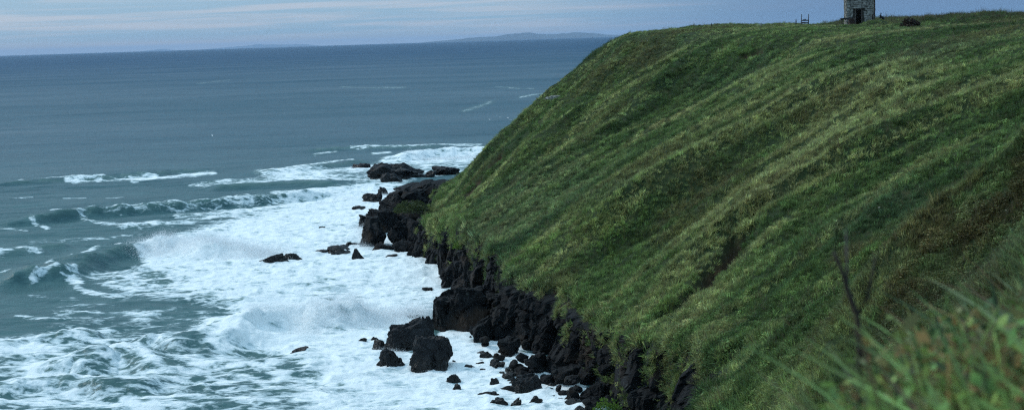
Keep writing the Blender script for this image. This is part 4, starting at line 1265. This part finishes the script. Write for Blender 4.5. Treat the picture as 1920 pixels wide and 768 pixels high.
# ------------------------------------------------------------------ spray: thousands of drops flung up by the breakers
M_SPRAY = mat_plain('spray_drop', (.85, .88, .9), (.9, .92, .93), 1, .6, 0, 1)
DV = np.array([(1, 0, 0), (-1, 0, 0), (0, 1, 0), (0, -1, 0), (0, 0, 1), (0, 0, -1)], float)
DF = np.array([(0, 2, 4), (2, 1, 4), (1, 3, 4), (3, 0, 4), (2, 0, 5), (1, 2, 5), (3, 1, 5), (0, 3, 5)])
pts_, rad = [], []
rg = np.random.default_rng(21)
for pix, n, up, spread, rr in tuple((a_, int(n_ * 2.3), u_, s_, r_ * .68) for a_, n_, u_, s_, r_ in (([(270, 478), (330, 476), (400, 482), (470, 484), (520, 484)], 26000, 1.15, 2.2, .05), ([(560, 620), (630, 612), (700, 606), (760, 600), (800, 595)], 30000, 1.35, 1.8, .035),
                               ([(470, 625), (520, 612), (580, 610)], 6000, .8, 1.0, .03), ([(684, 470), (686, 440), (690, 415)], 9000, .9, 1.1, .04), ([(770, 300), (840, 299), (905, 296)], 9000, .8, 1.8, .06),
                               ([(700, 372), (740, 362), (780, 350)], 4000, .5, 1.2, .04), ([(600, 386), (680, 372)], 3000, .4, 1.0, .04), ([(706, 655), (740, 668), (760, 690)], 2500, .35, .8, .03), ([(800, 700), (850, 690)], 1500, .25, .7, .03), ([(655, 318), (690, 330), (740, 341)], 2500, .4, .9, .05))):
    P = densify(np.array([on_plane(a, b_)[:2] for a, b_ in pix]), 8)
    i = rg.uniform(0, len(P) - 1, n); j = i.astype(int)
    q = P[j] + (P[np.minimum(j + 1, len(P) - 1)] - P[j]) * (i - j)[:, None]
    clump = (.35 + .65 * (fbm(i * .35, i * 0, int(n), 3) * .5 + .5) ** 1.2)
    q = q + rg.normal(size=(n, 2)) * spread * np.array([.7, 1.0])
    h = np.abs(rg.normal(0, 1, n)) * up * clump
    h *= .6 + .6 * (fbm(q[:, 0] / 1.5, q[:, 1] / 2.5, 77, 3) * .5 + .5)
    zz = np.array([sea_z(a, b_) for a, b_ in q])
    pts_.append(np.stack([q[:, 0], q[:, 1], zz + h - .1], 1)); rad.append(rr * rg.uniform(.4, 1.3, n) * np.exp(-h / (2.2 * up)))
pts_ = np.vstack(pts_); rad = np.concatenate(rad)
V = (pts_[:, None, :] + DV[None] * rad[:, None, None]).reshape(-1, 3)
Fz = (DF[None] + (np.arange(len(pts_)) * 6)[:, None, None]).reshape(-1, 3)
sp = mesh_np('spray', V, Fz, M_SPRAY, smooth_shade=True); tag(sp, 'white spray thrown up by waves breaking in the cove', 'spray', kind='stuff')

# ------------------------------------------------------------------ far islands
M_HILL = mat_plain('far_hill', (.03, .04, .035), (.06, .07, .06), .001, .95, 0, .01)


def island(prof, yd, seed, k_h):
    xs = np.linspace(prof[0][0], prof[-1][0], 120)
    hp_ = np.interp(xs, [p[0] for p in prof], [p[1] for p in prof])
    hz = k_h * hp_ / F_PX * yd * (1 + .12 * fbm(xs / 12, xs * 0, seed, 4)); wx = np.array([ray(a, 75)[0] for a in xs]) * yd
    V = []; m = 15
    for kx in range(len(xs)):
        for r in range(m):
            t = r / (m - 1) * 2 - 1
            V.append((wx[kx], yd + t * 2500, -12 + (hz[kx] + 12) * (1 - t * t) * (1 + .15 * fbm(np.array(kx / 9.), np.array(t * 2), seed + 3, 3) * (1 - abs(t)))))
    V = np.array(V, float); a = (np.arange(len(xs) - 1)[:, None] * m + np.arange(m - 1)[None]).ravel()
    o = mesh_np('distant_hills', V, np.stack([a, a + m, a + m + 1, a + 1], 1), M_HILL, smooth_shade=True)
    return o


tag(island([(790, 0), (830, 3), (880, 6.5), (930, 8.5), (955, 12), (985, 13), (1010, 10.5), (1040, 10), (1075, 11.5), (1110, 9), (1135, 5), (1165, 3), (1220, 0)], 88000, 1, .9), 'long blue island ridge on the horizon beside the headland', 'island', kind='structure')
tag(island([(385, 0), (420, 2.5), (455, 5), (490, 8), (520, 6), (550, 5.5), (575, 4), (600, 0)], 135000, 2, .75), 'faint low island at the middle left of the horizon', 'island', kind='structure')
tag(island([(270, 0), (290, 3), (305, 4), (320, 0)], 138000, 3, .75), 'tiny faint island at far left of the horizon', 'island', kind='structure')

# ------------------------------------------------------------------ haze
bm = bmesh.new(); box(bm, 0, 72000, 120, 190000, 146000, 260)
for v in bm.verts: v.co.z = -20 if v.co.z < 50 else 480
m = bpy.data.materials.new('sea_haze'); m.use_nodes = True
nt = m.node_tree; nt.nodes.clear(); oo = nt.nodes.new('ShaderNodeOutputMaterial'); pv = nt.nodes.new('ShaderNodeVolumePrincipled')
pv.inputs['Color'].default_value = (.50, .70, .95, 1); pv.inputs['Density'].default_value = 1.3e-5; pv.inputs['Anisotropy'].default_value = 0.0
nt.links.new(pv.outputs[0], oo.inputs['Volume'])
try: m.cycles.homogeneous_volume = True
except Exception: pass
hz = obj_bm('haze', bm, m); tag(hz, 'thin blue sea haze lying over the far water', 'haze', kind='stuff')
hz.display_type = 'WIRE'

# ------------------------------------------------------------------ sky, sun, camera
SUN_AZ = math.radians(-66)        # from +y towards +x: the light comes from the seaward side, left
SUN_EL = math.radians(40)
w = bpy.data.worlds.new('World'); C.world = w; w.use_nodes = True
nt = w.node_tree; nt.nodes.clear()


class W(NT):
    def __init__(self, t):
        self.t = t; self.out = t.nodes.new('ShaderNodeOutputWorld')


T = W(nt)
sky = T.n('TexSky', sky_type='NISHITA'); sky.sun_disc = False; sky.sun_elevation = SUN_EL; sky.sun_rotation = SUN_AZ
sky.air_density = 1.2; sky.dust_density = 1.5; sky.ozone_density = 2.5
tc = T.n('TexCoord'); sx = T.n('SeparateXYZ', ins={0: tc.outputs['Generated']})
az = T.math('ARCTAN2', sx.outputs[0], sx.outputs[1]); el = T.math('ARCSINE', sx.outputs[2])
# cloud sheets: long level streaks
cv = T.n('CombineXYZ', ins={0: T.math('MULTIPLY', az, 3.2), 1: T.math('MULTIPLY', T.math('SUBTRACT', el, T.math('MULTIPLY', az, .006)), 95.0), 2: 0.0})
st1 = T.n('TexNoise', ins={'Vector': cv.outputs[0], 'Scale': 1.5, 'Detail': 6.0, 'Roughness': .55, 'Distortion': .3})
big = T.n('TexNoise', ins={'Vector': tc.outputs['Generated'], 'Scale': 2.2, 'Detail': 4.0})
band_ = T.sstep(.42, .62, st1.outputs[0])
low = T.math('SUBTRACT', 1.0, T.sstep(.0, .012, el))
cloud = T.mix(band_, (2.7, 4.9, 7.0), (4.7, 5.8, 7.3))
cloud = T.mix(T.math('MULTIPLY', low, .7), cloud, (6.3, 6.7, 7.4))
dark = T.sstep(-.02, .24, az)                                # a darker bank of cloud inland, to the right
cloud = T.mix(T.math('MULTIPLY', dark, T.math('SUBTRACT', 1.0, T.sstep(.3, .9, el))), cloud, (1.0, 2.35, 4.65))
up = T.sstep(.1, .9, el)
cloud = T.mix(up, cloud, T.ramp(big.outputs[0], [(.35, (4.8, 8.1, 10.7)), (.65, (7.3, 11.2, 14.2))]))
mixc = T.mix(.78, sky.outputs[0], cloud)
bg = T.n('Background', ins={'Color': mixc, 'Strength': .1})
T.link(bg.outputs[0], T.out.inputs[0])

sl = bpy.data.lights.new('sun', 'SUN'); sl.energy = 1.5; sl.angle = math.radians(11); sl.color = (1.0, .98, .94)
so = bpy.data.objects.new('sun', sl); COL.objects.link(so)
from mathutils import Vector, Matrix
sd = Vector((math.sin(SUN_AZ) * math.cos(SUN_EL), math.cos(SUN_AZ) * math.cos(SUN_EL), math.sin(SUN_EL)))
so.rotation_euler = (-sd).to_track_quat('-Z', 'Y').to_euler(); so.location = (-60, 40, 90)

cd = bpy.data.cameras.new('camera'); co = bpy.data.objects.new('camera', cd); COL.objects.link(co)
cd.sensor_width = 36; cd.lens = F_PX / 1920 * 36; cd.clip_start = .1; cd.clip_end = 300000
cd.dof.use_dof = True; cd.dof.focus_distance = 125; cd.dof.aperture_fstop = 2.0
R = Matrix((RIGHT, UP, -FWD)).transposed()
co.matrix_world = Matrix.Translation(Vector(CAM)) @ R.to_4x4()
C.camera = co

C.render.engine = 'CYCLES'
C.cycles.use_denoising = False
C.cycles.denoiser = 'OPENIMAGEDENOISE'; C.cycles.denoising_input_passes = 'RGB_ALBEDO_NORMAL'; C.cycles.denoising_prefilter = 'ACCURATE'
C.cycles.filter_width = 1.25
C.cycles.sample_clamp_direct = 6.0; C.cycles.sample_clamp_indirect = 3.0
C.cycles.max_bounces = 5; C.cycles.diffuse_bounces = 3; C.cycles.glossy_bounces = 2; C.cycles.transmission_bounces = 2; C.cycles.volume_bounces = 0
C.cycles.volume_max_steps = 64
C.cycles.use_adaptive_sampling = True; C.cycles.adaptive_threshold = .012
C.view_settings.view_transform = 'Standard'; C.view_settings.look = 'None'; C.view_settings.gamma = 1; C.view_settings.use_curve_mapping = False
C.view_settings.exposure = 0.12
